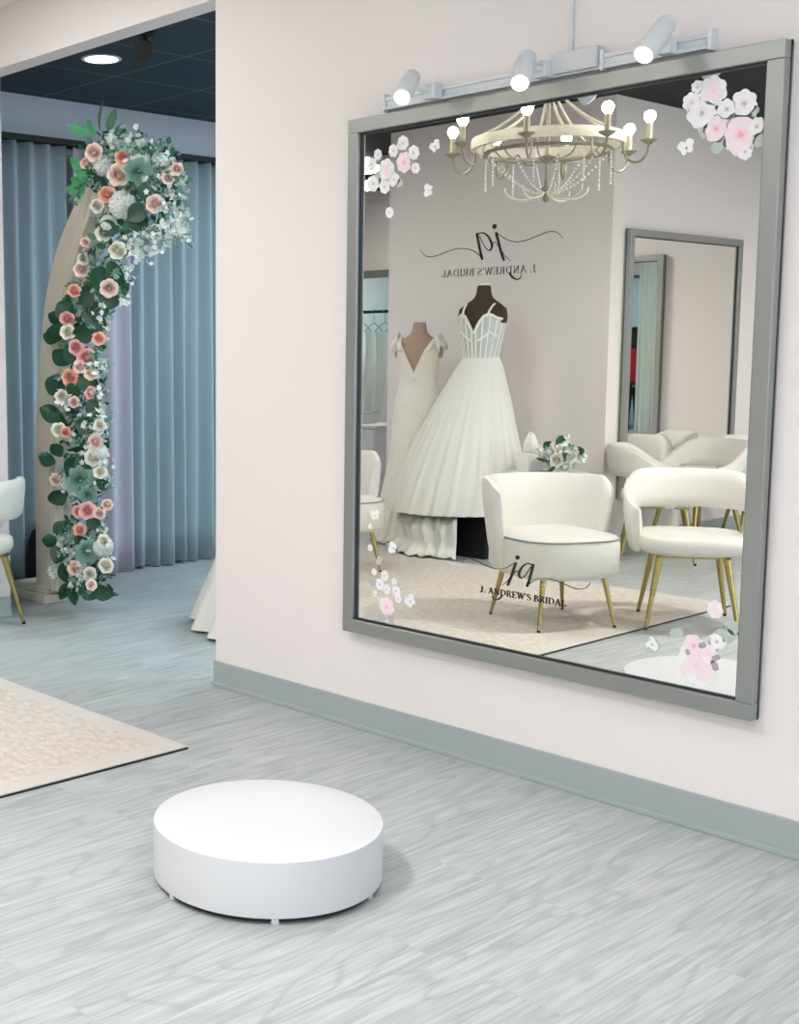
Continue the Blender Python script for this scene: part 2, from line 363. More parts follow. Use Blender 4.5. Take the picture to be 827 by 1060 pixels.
# decals on the glass (thin vinyl, just in front of it)
def gx(x, y): p = on_y(x, y, -.031); return p.x+2.4085, p.z
def blob(b, cx, cz, r, n, amp, ph, y, k, asp=1, rot=0):
    b.cnt = getattr(b, 'cnt', 0)+1; y = -.0303-.00022*b.cnt
    pts = []
    N = 40
    for i in range(N):
        a = 2*math.pi*i/N; rr = r*(1-amp+amp*abs(math.cos(n*a/2+ph)))
        u, v = rr*math.cos(a)*asp, rr*math.sin(a)
        pts.append((cx+u*math.cos(rot)-v*math.sin(rot), cz+u*math.sin(rot)+v*math.cos(rot)))
    s_ = b.k; b.k = k
    f = [(p[0], y, p[1]) for p in pts]; q = [(p[0], -.0301, p[1]) for p in pts]
    b.add(f+q, [tuple(range(N)), tuple(range(2*N-1, N-1, -1))]+[(i, i+N, (i+1) % N+N, (i+1) % N) for i in range(N)])
    b.k = s_
def rose_decal(x, y, r, cols, seed, label=None, asp=.9):
    cx, cz = gx(x, y); s = r/ (FPX/3.9); b = MB(); q = random.Random(seed)
    blob(b, cx, cz, s*1.15, 7, .16, q.random(), -.0304, 0, asp, q.random())
    for i in range(6):
        a = i*1.047+q.random()
        blob(b, cx+s*.5*math.cos(a)*asp, cz+s*.5*math.sin(a), s*.5, 3, .12, q.random(), -.0308, 1 if i % 2 else 0, asp, a)
    blob(b, cx, cz, s*.62, 5, .2, q.random(), -.0313, 1, asp, q.random())
    blob(b, cx+s*.03, cz, s*.42, 4, .25, q.random(), -.0318, 2, asp, q.random())
    blob(b, cx+s*.05, cz-s*.03, s*.2, 3, .3, q.random(), -.0323, 3, asp, q.random())
    o = b.build('rose_decal', cols, big, smooth=False)
    if label: o['label'] = label
W3 = ['d_white', 'd_white', 'd_pale', 'd_leaf']; P3 = ['d_pale', 'd_pale', 'd_pink', 'd_deep']; P4 = ['d_white', 'd_pale', 'd_pale', 'd_pink']
for i, (x, y, r, c, lb) in enumerate([(738, 94, 13, P4, 'pink-hearted'), (716, 106, 9, W3, 0), (726, 117, 14, W3, 0), (741, 133, 12, P3, 'pale pink'), (766, 139, 17, P3, 'pale pink'), (770, 107, 12, W3, 0), (752, 113, 9, W3, 0), (783, 131, 8, W3, 0), (722, 90, 6, W3, 0), (771, 157, 7, W3, 0),
        (418, 168, 11, P3, 'pink'), (400, 176, 12, P4, 'blush'), (386, 190, 9, W3, 0), (417, 148, 8, W3, 0), (428, 158, 8, W3, 0), (385, 170, 7, W3, 0), (398, 193, 8, W3, 0), (430, 174, 6, W3, 0), (407, 156, 7, W3, 0), (408, 186, 8, W3, 0), (403, 220, 6, W3, 0), (391, 160, 6, W3, 0), (414, 150, 5, W3, 0),
        (400, 628, 11, P3, 'pale pink'), (393, 605, 7, W3, 0), (410, 612, 6, W3, 0), (398, 596, 6, W3, 0), (387, 592, 4, W3, 0), (412, 620, 5, W3, 0), (388, 615, 4, W3, 0), (383, 567, 4, W3, 0), (400, 610, 6, W3, 0), (408, 602, 4, W3, 0),
        (720, 689, 20, P4, 'greyish pink'), (718, 668, 10, P3, 'pink bud'), (733, 676, 10, P4, 0), (742, 664, 8, W3, 0), (740, 631, 8, P4, 0), (675, 667, 8, ['d_leaf', 'd_white', 'd_white', 'd_leaf'], 0)]):
    rose_decal(x, y, r, c, i, (lb+' rose decal') if lb else None)
def leaf_decals(pts, mat, nm='leaf_decal'):
    for i, (x, y, r, ro) in enumerate(pts):
        b = MB(); b.cnt = 13 if nm == 'bud_decal' else 0; cx, cz = gx(x, y); s = r/(FPX/3.9); blob(b, cx, cz, s, 2, .45, 0, -.0303, 0, 1, ro); b.build(nm, mat, big, smooth=False)
leaf_decals([(745, 150, 9, .6), (728, 136, 7, 2), (786, 143, 8, 1.3), (757, 118, 7, .2), (780, 116, 6, 1), (390, 183, 7, 1), (412, 190, 7, .3), (424, 165, 7, 1.5),
             (392, 580, 6, 1.2), (395, 640, 7, .4), (404, 642, 6, 1.8), (386, 603, 6, .5), (700, 655, 7, .3), (750, 658, 10, .1), (738, 668, 8, 1.4), (762, 650, 9, .5)], 'd_leaf')
leaf_decals([(741, 681, 4, .6), (740, 690, 4, 1.8), (727, 668, 4, .4), (712, 675, 3, 2)], 'd_dark', 'bud_decal')
for x, y, r, a in [(710, 152, 9, .3), (443, 197, 8, 1.5), (450, 151, 8, .5), (406, 567, 8, 1.3), (388, 533, 8, .2), (424, 622, 9, .7), (383, 545, 4, 1), (675, 668, 6, .2)]:
    b = MB(); cx, cz = gx(x, y); s = r/(FPX/3.9)
    for sg in (-1, 1):
        for (d, q, rr) in ((.45, .25, .62), (.35, -.42, .42)):
            u, v = d*s*sg, q*s
            blob(b, cx+u*math.cos(a)-v*math.sin(a), cz+u*math.sin(a)+v*math.cos(a), rr*s, 2, .3, 0, -.0306, 0, .75, a+sg*(.9 if q > 0 else -.7))
    b.build('butterfly_decal', 'd_white', big, smooth=False)

# ------------------------------------------------------------------ the shop lettering: script initials, swashes and serif capitals
def ribbon(b, pts, T, y0, y1):                    # pts: (u, v, width); T maps (u, v) to (x, z)
    n = len(pts); L_, R_ = [], []
    for i, (u, v, wd) in enumerate(pts):
        a = pts[max(0, i-1)]; c = pts[min(n-1, i+1)]; dx, dy = c[0]-a[0], c[1]-a[1]; d = math.hypot(dx, dy) or 1
        nx, ny = -dy/d*wd/2, dx/d*wd/2; L_.append(T(u+nx, v+ny)); R_.append(T(u-nx, v-ny))
    vs = []
    for (lx, lz), (rx, rz) in zip(L_, R_): vs += [(lx, y0, lz), (rx, y0, rz), (rx, y1, rz), (lx, y1, lz)]
    fs = []
    for i in range(n-1):
        for j in range(4): fs.append((4*i+j, 4*i+(j+1) % 4, 4*i+4+(j+1) % 4, 4*i+4+j))
    fs += [(3, 2, 1, 0), tuple(4*(n-1)+j for j in range(4))]
    b.add(vs, fs)
TK, TN = .19, .065
def glyph(ch):
    """strokes as (u, v, width) polylines on a unit cap height, and the advance"""
    ser = lambda x, y, w=.3: [(x-w/2, y+(.025 if y < .5 else -.025), .05), (x+w/2, y+(.025 if y < .5 else -.025), .05)]
    V = lambda x, w=TK: [(x, 0, w), (x, 1, w)]
    if ch == 'J': return [spline([(.32, 1, TK), (.32, .3, TK), (.28, .05, .12), (.14, -.03, .08), (.04, .1, .12)]), ser(.32, 1, .4)], .62
    if ch == '.': return [[(.1, 0, .16), (.1, .15, .16)]], .34
    if ch == 'A': return [[(.1, 0, TN), (.42, 1, TN)], [(.42, 1, TK), (.74, 0, TK)], [(.2, .33, TN), (.62, .33, TN)], ser(.1, 0, .24), ser(.74, 0, .3)], .98
    if ch == 'N': return [V(.14, TN), [(.14, 1, TK), (.7, 0, TK)], V(.7, TN), ser(.14, 0), ser(.12, 1, .26), ser(.7, 1)], .96
    if ch == 'D': return [V(.18), ser(.18, 0), ser(.18, 1), spline([(.18, .975, TN), (.45, .96, TN), (.72, .75, .15), (.78, .5, TK), (.72, .25, .15), (.45, .04, TN), (.18, .025, TN)])], .98
    if ch == 'R': return [V(.18), ser(.18, 0), ser(.18, 1), spline([(.18, .975, TN), (.45, .96, TN), (.62, .75, TK), (.45, .53, TN), (.18, .52, TN)]), [(.4, .5, .16), (.74, .02, .16)], ser(.76, 0, .2)], .9
    if ch == 'E': return [V(.18), [(.05, .97, TN), (.66, .97, TN)], [(.18, .5, TN), (.5, .5, TN)], [(.05, .03, TN), (.68, .03, TN)], [(.66, .97, .05), (.66, .78, .03)], [(.68, .03, .05), (.68, .24, .03)], [(.5, .62, .04), (.5, .38, .04)]], .82
    if ch == 'W': return [[(.1, 1, TK), (.34, 0, TK)], [(.34, 0, TN), (.56, 1, TN)], [(.52, 1, TK), (.8, 0, TK)], [(.8, 0, TN), (1.02, 1, TN)], ser(.1, 1), ser(.52, 1, .24), ser(1.02, 1, .24)], 1.22
    if ch == "'": return [[(.08, 1, .13), (.05, .7, .05)]], .24
    if ch == 'S': return [spline([(.56, .78, .04), (.5, .93, .05), (.33, .98, .07), (.14, .85, .1), (.17, .65, .16), (.35, .52, TK), (.55, .36, .16), (.56, .14, .1), (.36, .01, .07), (.16, .06, .05), (.1, .24, .04)])], .74
    if ch == 'B': return [V(.18), ser(.18, 0, .26), ser(.18, 1, .26), spline([(.18, .975, TN), (.42, .96, TN), (.58, .76, TK), (.42, .54, TN), (.18, .52, TN)]), spline([(.18, .52, TN), (.46, .51, TN), (.66, .27, TK), (.46, .03, TN), (.18, .025, TN)])], .86
    if ch == 'I': return [V(.18), ser(.18, 0), ser(.18, 1)], .44
    if ch == 'L': return [V(.18), ser(.18, 1), [(.05, .03, TN), (.62, .03, TN)], [(.62, .03, .05), (.62, .28, .03)]], .76
    return [], .36
XJ = m_y(555.5, 282, YL).x; WJ = XJ-m_y(456.5, 284, YL).x; ZJ = m_y(505, 284.5, YL).z
def K(px_, py_):                                  # measured on the wall; text reads from u=0 to u=1
    p = m_y(430+px_/4.865, 220+py_/4.865, YL); return ((XJ-p.x)/WJ, (p.z-ZJ)/WJ)
def lettering(name, T, y0, y1, parent=None, wt=1):
    b = MB(); w0 = 1/130
    def S(pts, ws):
        n = len(pts); p = [(*K(x, y), ws[min(len(ws)-1, int(i*len(ws)/n))]*w0) for i, (x, y) in enumerate(pts)]; ribbon(b, spline(p, 10), T, y0, y1)
    S([(742, 130), (725, 108), (697, 95), (660, 100), (610, 120), (555, 141), (510, 148), (465, 138), (432, 118), (410, 102)], [.45, .7, .8, .7, .7, .7, .7, .8])
    S([(406, 100), (417, 140), (428, 185), (440, 222), (447, 242)], [3.1])
    S([(404, 150), (430, 185), (450, 215), (480, 244)], [.5])
    S([(474, 303), (486, 322), (508, 336), (528, 330), (534, 310)], [2.2, 2.4, 1.6, 1.2, .7])
    S([(310, 104), (318, 150), (328, 200), (338, 237)], [3.1])
    S([(308, 112), (338, 102), (362, 115), (378, 140), (386, 168), (376, 190), (356, 180), (335, 145), (322, 118)], [1, 1.3, 2, 2.6, 2.5, 1.6, .8, .7, .6])
    S([(386, 165), (396, 150), (404, 150)], [.6])
    S([(338, 237), (322, 215), (290, 192), (250, 182), (210, 182), (160, 197), (110, 216), (75, 223), (45, 213), (22, 183)], [.9, .8, .7, .7, .7, .7, .8, .6, .3])
    cu, cv = K(399, 70); N = 20
    for i in range(1):
        pts = [T(cu+.021*math.cos(2*math.pi*k/N), cv+.021*math.sin(2*math.pi*k/N)) for k in range(N)]
        b.add([(p[0], y0, p[1]) for p in pts]+[(p[0], y1, p[1]) for p in pts], [tuple(range(N)), tuple(range(2*N-1, N-1, -1))]+[(k, k+N, (k+1) % N+N, (k+1) % N) for k in range(N)])
    text = "J. ANDREW'S BRIDAL"; adv = sum(glyph(c)[1] for c in text); sc = 1/adv; u = 0; hh = .062
    for ch in text:
        st, ad = glyph(ch)
        for s_ in st: ribbon(b, [(u+p[0]*sc, p[1]*hh, p[2]*.058*wt) for p in s_], T, y0, y1)
        u += ad*sc
    return b.build(name, 'ink', parent, smooth=False)
sg = lettering('wall_lettering', lambda u, v: (XJ-u*WJ, ZJ+v*WJ), YL+.0005, YL+.0035, None, .66)
tag(sg, 'black script initials over thin capitals on the wall above the gowns', 'lettering')
o = lettering('lettering_decal', lambda u, v: (-2.578+2.4085+u*.33, .598+v*.33), -.0325, -.0306, big, 1.05)
o['label'] = 'black script initials and capitals at the foot of the glass'

# ------------------------------------------------------------------ track lighting over the mirror
tr = empty('track_light', 'white wall track with three lit spotlight heads above the big mirror', 'light', (-2.45, 0, 0))
def tb(x): return x+2.45
b = MB()
for zz in (2.222, 2.252): b.box(tb(-3.03), tb(-1.86), -.03, -.012, zz-.006, zz+.006)
b.box(tb(-3.03), tb(-1.86), -.022, -.001, 2.226, 2.248)
b.build('rail', 'whitep', tr, smooth=False, bevel=.002)
for x in (-3.03, -1.858, -2.19):
    b = MB(); b.box(tb(x)-.006, tb(x)+.006, -.036, -.001, 2.21, 2.27); b.build('end_cap', 'whitep', tr, smooth=False, bevel=.003)
b = MB(); b.box(tb(-2.36), tb(-2.20), -.045, -.001, 2.222, 2.285); b.build('feed_box', 'white', tr, smooth=False, bevel=.004)
b = MB(); b.box(tb(-2.319), tb(-2.307), -.012, -.001, 2.285, CZ); b.build('cable_cover', 'whitep', tr, smooth=False, bevel=.002)
def head(px_, py_, bx_, by_, ad):
    f = on_y(px_, py_, -.215); k = on_y(bx_, by_, -.125)
    f.x += 2.45; k.x += 2.45; ax = (f-k).normalized(); L_ = .15
    k = f-ax*L_
    r = .029
    b = MB(); b.tube([k, k+ax*.004, k+ax*.045], [r*.86, r*.93, r*.93], 24)
    b.tube([k+ax*.045, k+ax*.05, k+ax*(L_-.004), k+ax*L_], [r*.93, r, r, r*.95], 24)
    h = b.build('spotlight_head', 'whitep', tr)
    for q in range(3):
        b = MB(); b.tube([k+ax*(.012+.01*q), k+ax*(.015+.01*q)], [r*.97]*2, 24); b.build('cooling_ring', 'whitep', h)
    b = MB(); b.tube([k+ax*(L_-.004), k+ax*(L_+.0015)], [r*.85, r*.82], 24); b.build('lens', 'lampface', h)
    a = Vector((ad+2.45, -.055, 2.245))
    b = MB(); b.tube([k+ax*.075, (k+ax*.075+a)/2+Vector((0, 0, .004)), a], [.013, .012, .014], 12)
    b.build('swivel_arm', 'whitep', tr)
    b = MB(); b.box(a.x-.022, a.x+.022, -.075, -.03, 2.215, 2.265); b.build('adapter', 'whitep', tr, smooth=False, bevel=.004)
    li = bpy.data.lights.new('spot', 'SPOT'); li.energy = 26; li.spot_size = R(120); li.spot_blend = .8; li.shadow_soft_size = .03; li.color = (1, .97, .93)
    lo = bpy.data.objects.new('spot', li); C.objects.link(lo); lo.parent = tr; lo.location = f+ax*.01; lo.rotation_euler = ax.to_track_quat('-Z', 'Y').to_euler()
head(416, 101, 425, 83, -2.80); head(538, 86, 545, 62, -2.375); head(666, 57, 686, 30, -1.975)

# ------------------------------------------------------------------ chairs
def leg(e, foot, top, r0_=.009, r1_=.019, nm='leg'):
    foot = Vector(foot); top = Vector(top)
    b = MB(); n = 10; b.tube([foot+(top-foot)*.03, top], [r0_, r1_], 14); l = b.build(nm, 'gold', e)
    b = MB(); b.tube([foot, foot+(top-foot)*.035], [r0_*.9, r0_*1.15], 12); b.build('foot_cap', 'black', l)
def seat_mesh(cx, hx, hy, z0, z1, dome, p=3.2, ftaper=0):
    b = MB(); n = 48; rs = []
    for (s, z) in ((.02, z0), (.86, z0), (.95, z0+.012), (1, z0+.035), (1, z1-.035), (.985, z1-.012), (.94, z1), (.7, z1+dome*.6), (.35, z1+dome*.9), (.02, z1+dome)):
        ring = []
        for k in range(n):
            a = 2*math.pi*k/n; c, s_ = math.cos(a), math.sin(a)
            rr = (abs(c)**p+abs(s_)**p)**(-1/p)
            ring.append((cx+hx*s*rr*c, hy*s*rr*s_*(1-ftaper*c*rr), z))
        rs.append(ring)
    b.rings(rs); return b
def shell(e, name, th_max, rx, ry, cx, topz, botz, thick, rake, n=44, mat='seat', taper=0):
    """upholstered band round the back of a chair; theta=0 is the middle of the back (-x)"""
    b = MB(); rs = []
    for i in range(n+1):
        t = -th_max+2*th_max*i/n; q = abs(t)/th_max
        endf = min(1, math.sqrt(max(0, 1-((q-.94)/.06)**2))) if q > .94 else 1
        endf = max(endf, .05)
        zt, zb = topz(q), botz(q); zc = (zt+zb)/2; h = (zt-zb)/2; ring = []
        for k in range(16):
            a = 2*math.pi*k/16; ca, sa = math.cos(a), math.sin(a)
            rr = (abs(ca)**4+abs(sa)**4)**(-.25)
            zz = zc+h*sa*rr*(.9+.1*endf); off = thick/2*ca*rr*endf
            rad = off + rake*((zz-.4)/.35)*(1-.35*q)
            ring.append((cx-(rx+rad)*math.cos(t), (ry+rad)*math.sin(t), zz))
        rs.append(ring)
    b.rings(rs); return b.build(name, mat, e, sub=0)
def sm(x, a, b_): x = min(1, max(0, (x-a)/(b_-a))); return x*x*(3-2*x)
def tub_chair(label, loc, rz, group):
    e = empty('tub_chair', label, 'chair', loc, rz, group)
    seat_mesh(.035, .255, .26, .375, .465, .012, 3).build('seat', 'seat', e)
    shell(e, 'backrest', R(118), .25, .275, .0, lambda q: .765-.17*sm(q, .35, 1), lambda q: .565-.195*sm(q, .62, .86), .06, .045)
    b = MB(); b.box(-.17, .2, -.17, -.145, .358, .376); b.box(-.17, .2, .145, .17, .358, .376); b.box(-.17, -.145, -.17, .17, .358, .376); b.box(.175, .2, -.17, .17, .358, .376)
    b.build('seat_frame', 'gold', e, smooth=False, bevel=.002)
    for sx in (-1, 1):
        for sy in (-1, 1): leg(e, (.015+.235*sx, .215*sy, 0), (.015+.16*sx, .155*sy, .36))
    return e
def slipper_chair(label, loc, rz, group):
    e = empty('slipper_chair', label, 'chair', loc, rz, group)
    seat_mesh(.03, .30, .285, .255, .455, .022, 3.0).build('seat', 'seat', e)
    b = MB(); n = 56; pts = []
    for k in range(n):
        a = 2*math.pi*k/n; c, s_ = math.cos(a), math.sin(a); rr = (abs(c)**3+abs(s_)**3)**(-1/3)
        pts.append((.03+.297*rr*c, .282*rr*s_, .447))
    b.tube(pts, .0045, 6, closed=True); tag(b.build('piping', 'pipe', e), 'thin grey piping round the seat')
    shell(e, 'backrest', R(98), .25, .285, .0, lambda q: .735-.05*sm(q, .8, 1), lambda q: .27, .07, .065)
    for sx in (-1, 1):
        for sy in (-1, 1): leg(e, (.03+.235*sx, .215*sy, 0), (.03+.19*sx, .17*sy, .262), .008, .015)
    return e
def ang(a, b_): return math.atan2(b_[1]-a[1], b_[0]-a[0])
slipper_chair('cream armless chair with grey piping and brass legs facing the mirror by the round table', (-3.765, -2.185, .013), R(24), None)
E2 = slipper_chair('cream armless chair at the left edge of the mirror beside the ivory lace gown', (-5.60, -2.50, .013), R(20), None)
tubB = tub_chair('cream tub chair with open back at the rug corner, facing the mirror', (-3.27, -2.66, .013), R(55), 'cream tub chairs')
dup(tubB, (-4.47, -4.42, 0), R(-32), 'cream tub chair in side view whose back nearly touches the wall corner', 'cream tub chairs')
dup(tubB, (-4.50, -5.05, 0), R(108), 'cream tub chair in shade with its outer back turned, between two other tub chairs', 'cream tub chairs')
dup(tubB, (-4.36, -5.68, 0), R(48), 'cream tub chair farthest back, cut off by the mirror frame', 'cream tub chairs')
dup(tubB, (-5.623, -.23, 0), R(200), 'cream tub chair beside the opening, cut by the left edge of the photo', 'cream tub chairs')

# ------------------------------------------------------------------ flowers
def petal(b, base, dirv, up, L_, Wd, curl, k=0):
    side = dirv.cross(up).normalized(); rows = []
    for i in range(5):
        t = i/4; wdt = Wd*math.sin(math.pi*(.12+.80*t))**.7
        c = base + up*(L_*t*(1-.35*curl*t)) + dirv*(L_*(.25*t+curl*t*t))
        rows.append([c+side*wdt*s - dirv*(wdt*.45*s*s)*(1 if curl < .6 else .4) for s in (-1, -.5, 0, .5, 1)])
    s_ = b.k; b.k = k; b.rings(rows, closed=False, caps=False); b.k = s_
def cup_flower(seed, layers, point=0):
    """nested curled petals round a bud; layers = (count, radius, height, flare)"""
    q = random.Random(seed); b = MB()
    for li_, (n, r, h, fl_) in enumerate(layers):
        for i in range(n):
            a0 = 2*math.pi*(i+.5*li_)/n+q.uniform(-.15, .15); hw = 1.35*math.pi/n; rows = []
            for ti in range(6):
                row = []
                for si in range(7):
                    s_ = -1+si/3; tm = 1-(.22+point)*abs(s_)**(3 if not point else 1.4); t = ti/5*tm
                    rr = r*(.30+.70*math.sin(min(1, t*1.15)*math.pi/2))*(1+.07*s_)+fl_*t**3
                    az = a0+hw*s_*(1-.15*t); rows_z = h*t-(fl_*.55*t**4)
                    row.append((rr*math.cos(az), rr*math.sin(az), rows_z))
                rows.append(row)
            b.rings(rows, closed=False, caps=False)
    b.ball((0, 0, layers[0][2]*.72), layers[0][1]*.75, 8, 5, (1, 1, 2)); return b
def rose_mesh(seed):
    return cup_flower(seed, ((3, .10, .68, -.055), (4, .19, .67, -.05), (5, .28, .64, -.02), (5, .37, .58, .05), (6, .46, .50, .14), (6, .52, .38, .24)))
def leaf_mesh(L_=1, Wd=.4, droop=.3):
    b = MB(); rows = []
    for i in range(7):
        t = i/6; w_ = Wd*math.sin(math.pi*min(.98, t*.93+.04))**.8
        rows.append([(L_*t, w_*s, -droop*t*t+abs(s)*w_*.35) for s in (-1, -.5, 0, .5, 1)])
    b.rings(rows, closed=False, caps=False); return b
def hydrangea_mesh(seed, n=80):
    q = random.Random(seed); b = MB()
    for i in range(n):
        z = 1-1.5*(i+.5)/n; a = i*2.4; r = math.sqrt(max(0, 1-z*z)); d = Vector((r*math.cos(a), r*math.sin(a), z))
        u = d.cross(Vector((.3, .5, .8))).normalized(); w_ = d.cross(u)
        for k in range(4):
            an = k*math.pi/2+i; e1 = u*math.cos(an)+w_*math.sin(an); e2 = u*math.cos(an+.6)+w_*math.sin(an+.6); e0 = u*math.cos(an-.6)+w_*math.sin(an-.6)
            c = d*.9; b.add([c, c+e0*.24+d*.03, c+e1*.32+d*.06, c+e2*.24+d*.03], [(0, 1, 2, 3)])
    b.ball((0, 0, 0), .8, 10, 6); return b
def sprig_mesh(seed, n=14, round_=False):
    q = random.Random(seed); b = MB(); P_ = [(t*1.0, .12*math.sin(2*t+seed), .25*t-.3*t*t) for t in [i/8 for i in range(9)]]
    b.tube(P_, .012, 4)
    for i in range(n):
        t = .12+.86*i/(n-1); c = Vector(P_[min(8, int(t*8))]); a = i*2.3; d = Vector((.5, math.cos(a), math.sin(a))).normalized()
        s = d.cross(Vector((0, .2, 1))).normalized()*(.085 if round_ else .06); L_ = .2 if round_ else .26
        b.add([c, c+d*L_*.35+s, c+d*L_*.8+s*.7, c+d*L_, c+d*L_*.8-s*.7, c+d*L_*.35-s], [(0, 1, 2, 3, 4, 5)])
    return b
def blossoms_mesh(seed, n=13):
    q = random.Random(seed); b = MB()
    for i in range(n):
        t = q.uniform(.1, 1); c = Vector((t, q.uniform(-.28, .28)*(.4+t*.6), q.uniform(-.25, .3)*(.4+t*.5)))
        if i % 2 == 0: b.k = 1; b.tube([(0, 0, 0), c*.5+Vector((0, 0, .03)), c], .008, 3); b.k = 0
        nrm = Vector((q.uniform(-.3, 1), q.uniform(-1, 1), q.uniform(-.3, 1))).normalized(); u = nrm.cross(Vector((.1, .3, .9))).normalized(); w_ = nrm.cross(u)
        for k in range(5):
            an = k*1.2566; e1 = u*math.cos(an)+w_*math.sin(an); s = nrm.cross(e1)*.05; b.add([c, c+e1*.07+s+nrm*.02, c+e1*.135+nrm*.035, c+e1*.07-s+nrm*.02], [(0, 1, 2, 3)])
    return b
def succ_mesh():
    return cup_flower(5, ((4, .10, .42, .05), (5, .2, .42, .10), (6, .32, .38, .16), (7, .44, .32, .22), (8, .55, .25, .28)), .2)
def mass_mesh(cells, n, seed):
    """small dark leaves packed between the flowers"""
    q = random.Random(seed); b = MB()
    for i in range(n):
        c = cells(); d = Vector((q.uniform(-1, 1), q.uniform(-1, .4), q.uniform(-1, .7))).normalized(); s_ = d.cross(Vector((q.uniform(-1, 1), q.uniform(-1, 1), .3))).normalized(); L_ = q.uniform(.03, .065)
        b.k = i % 3
        b.add([c, c+d*L_*.35+s_*L_*.28, c+d*L_*.8+s_*L_*.2, c+d*L_, c+d*L_*.8-s_*L_*.2, c+d*L_*.35-s_*L_*.28], [(0, 1, 2, 3, 4, 5)])
    return b
PROTO = {}
def proto(key, maker, mats, nm):
    if key not in PROTO:
        o = maker().build(nm, mats, None, auto=0); C.objects.unlink(o); PROTO[key] = o
    return PROTO[key]
def put(key, maker, mats, nm, parent, loc, quat, s, label=None, kind=None):
    o = proto(key, maker, mats, nm).copy(); C.objects.link(o); o.name = nm; o.parent = parent; o.location = loc
    o.rotation_mode = 'QUATERNION'; o.rotation_quaternion = quat; o.scale = (s, s, s)
    if label: o['label'] = label
    if kind: o['kind'] = kind
    return o
def aim(d, roll=0):                                # local z along d
    d = Vector(d).normalized(); q = d.to_track_quat('Z', 'Y'); return q @ Vector((0, 0, 1)).rotation_difference(Vector((0, 0, 1))) @ Matrix.Rotation(roll, 3, 'Z').to_quaternion()
def aimx(d, roll=0):
    d = Vector(d).normalized(); return d.to_track_quat('X', 'Z') @ Matrix.Rotation(roll, 3, 'X').to_quaternion()

# floral arch in the far room
AY = .52
AO = Vector((-5.9, AY, 0))
arch = empty('floral_arch', 'tall cream half arch covered in roses and white blossom before the blue curtain', 'floral arch', AO)
EDGE = [(37, 608, .10), (36, 530, .10), (36, 455, .10), (39, 385, .10), (46, 312, .095), (56, 265, .09), (69, 228, .08), (82, 202, .06), (95, 180, .015)]
E_ = [(on_y(x, y, AY-.075), h) for x, y, h in EDGE]; cl = []
for i, (p, h) in enumerate(E_):
    a_ = E_[max(0, i-1)][0]; c_ = E_[min(len(E_)-1, i+1)][0]; d_ = math.hypot(c_.x-a_.x, c_.z-a_.z)
    cl.append((p.x+(c_.z-a_.z)/d_*h, max(.05, p.z-(c_.x-a_.x)/d_*h), h))
cl = spline(cl, 8)
b = MB(); rs = []; TH = .075
for i, (x, z, hw) in enumerate(cl):
    a = cl[max(0, i-1)]; c = cl[min(len(cl)-1, i+1)]; dx, dz = c[0]-a[0], c[1]-a[1]; d = math.hypot(dx, dz); nx, nz = dz/d, -dx/d
    rs.append([(x-nx*hw-AO.x, -TH, z-nz*hw), (x+nx*hw-AO.x, -TH, z+nz*hw), (x+nx*hw-AO.x, TH, z+nz*hw), (x-nx*hw-AO.x, TH, z-nz*hw)])
b.rings(rs); b.build('arch_panel', 'cream', arch, smooth=False, bevel=.012)
b = MB(); rs = []
for i, (x, z, hw) in enumerate(cl[:-4]):
    a = cl[max(0, i-1)]; c = cl[min(len(cl)-1, i+1)]; dx, dz = c[0]-a[0], c[1]-a[1]; d = math.hypot(dx, dz); nx, nz = dz/d, -dx/d
    rs.append((x+nx*(hw-.03)-AO.x, -TH-.001, z+nz*(hw-.03)))
b.tube(rs, .006, 6); tag(b.build('welt', 'plinth', arch), 'pale seam welt down the edge of the panel')
b = MB(); b.box(-.45, .05, -.105, .105, 0, .05); b.box(-.28, .03, -.085, .085, .05, .09); b.build('foot', 'plinth', arch, smooth=False, bevel=.005)
def ap(px_, py_, Y=AY-.16): return on_y(px_, py_, Y)-AO
toCam = (EYE-AO); toCam.z = 0; toCam.normalize()
ROSES = [(127,162,8,'peach'),(122,180,11,'blush'),(96,157,9,'blush'),(111,200,9,'peach'),(161,210,9,'blush'),(121,258,9,'white'),(107,241,8,'white'),(92,263,8,'peach'),(84,278,8,'blush'),(77,300,7,'peach'),(113,298,9,'blush'),
 (183,174,6,'blush'),(174,184,6,'blush'),(70,329,8,'pink'),(70,343,8,'white'),(102,350,7,'peach'),(78,360,8,'pink'),(89,369,10,'pink'),(83,379,7,'blush'),(94,386,7,'blush'),(72,391,9,'peach'),(94,407,7,'pink'),(77,416,6,'blush'),
 (61,444,8,'white'),(68,448,6,'peach'),(57,497,7,'blush'),(98,458,8,'blush'),(97,474,9,'white'),(90,528,9,'pink'),(81,530,7,'pink'),(103,532,6,'blush'),(111,523,6,'blush'),(83,549,7,'peach'),(78,588,8,'blush'),(77,589,4,'peach'),(93,594,7,'white'),(109,586,8,'white'),(95,605,6,'blush'),
 (100,213,7,'white'),(108,560,7,'white'),(90,168,7,'blush'),(88,250,5,'blush'),(64,410,7,'white'),(103,440,6,'white'),(104,488,7,'white'),(86,268,6,'white')]
for i, (x, y, r, c) in enumerate(ROSES):
    s = r/178*1.27; d = toCam*1.0+Vector((rnd.uniform(-.35, .35), rnd.uniform(-.3, .3), rnd.uniform(-.15, .4)))
    put('rose%s%d' % (c, i % 3), lambda: rose_mesh(i), 'rose_'+c, 'rose', arch, ap(x, y, AY-.13-rnd.uniform(0, .05))-d.normalized()*s*.45, aim(d, rnd.uniform(0, 6)), s, c+' rose')
for i, (x, y, r) in enumerate([(106, 171, 11), (127, 212, 14), (107, 566, 11), (112, 232, 9), (148, 165, 8), (104, 468, 8)]):
    put('hyd%d' % (i % 2), lambda: hydrangea_mesh(i), 'blossom', 'hydrangea', arch, ap(x, y, AY-.10), aim(toCam, i), r/178*.9, 'round white hydrangea')
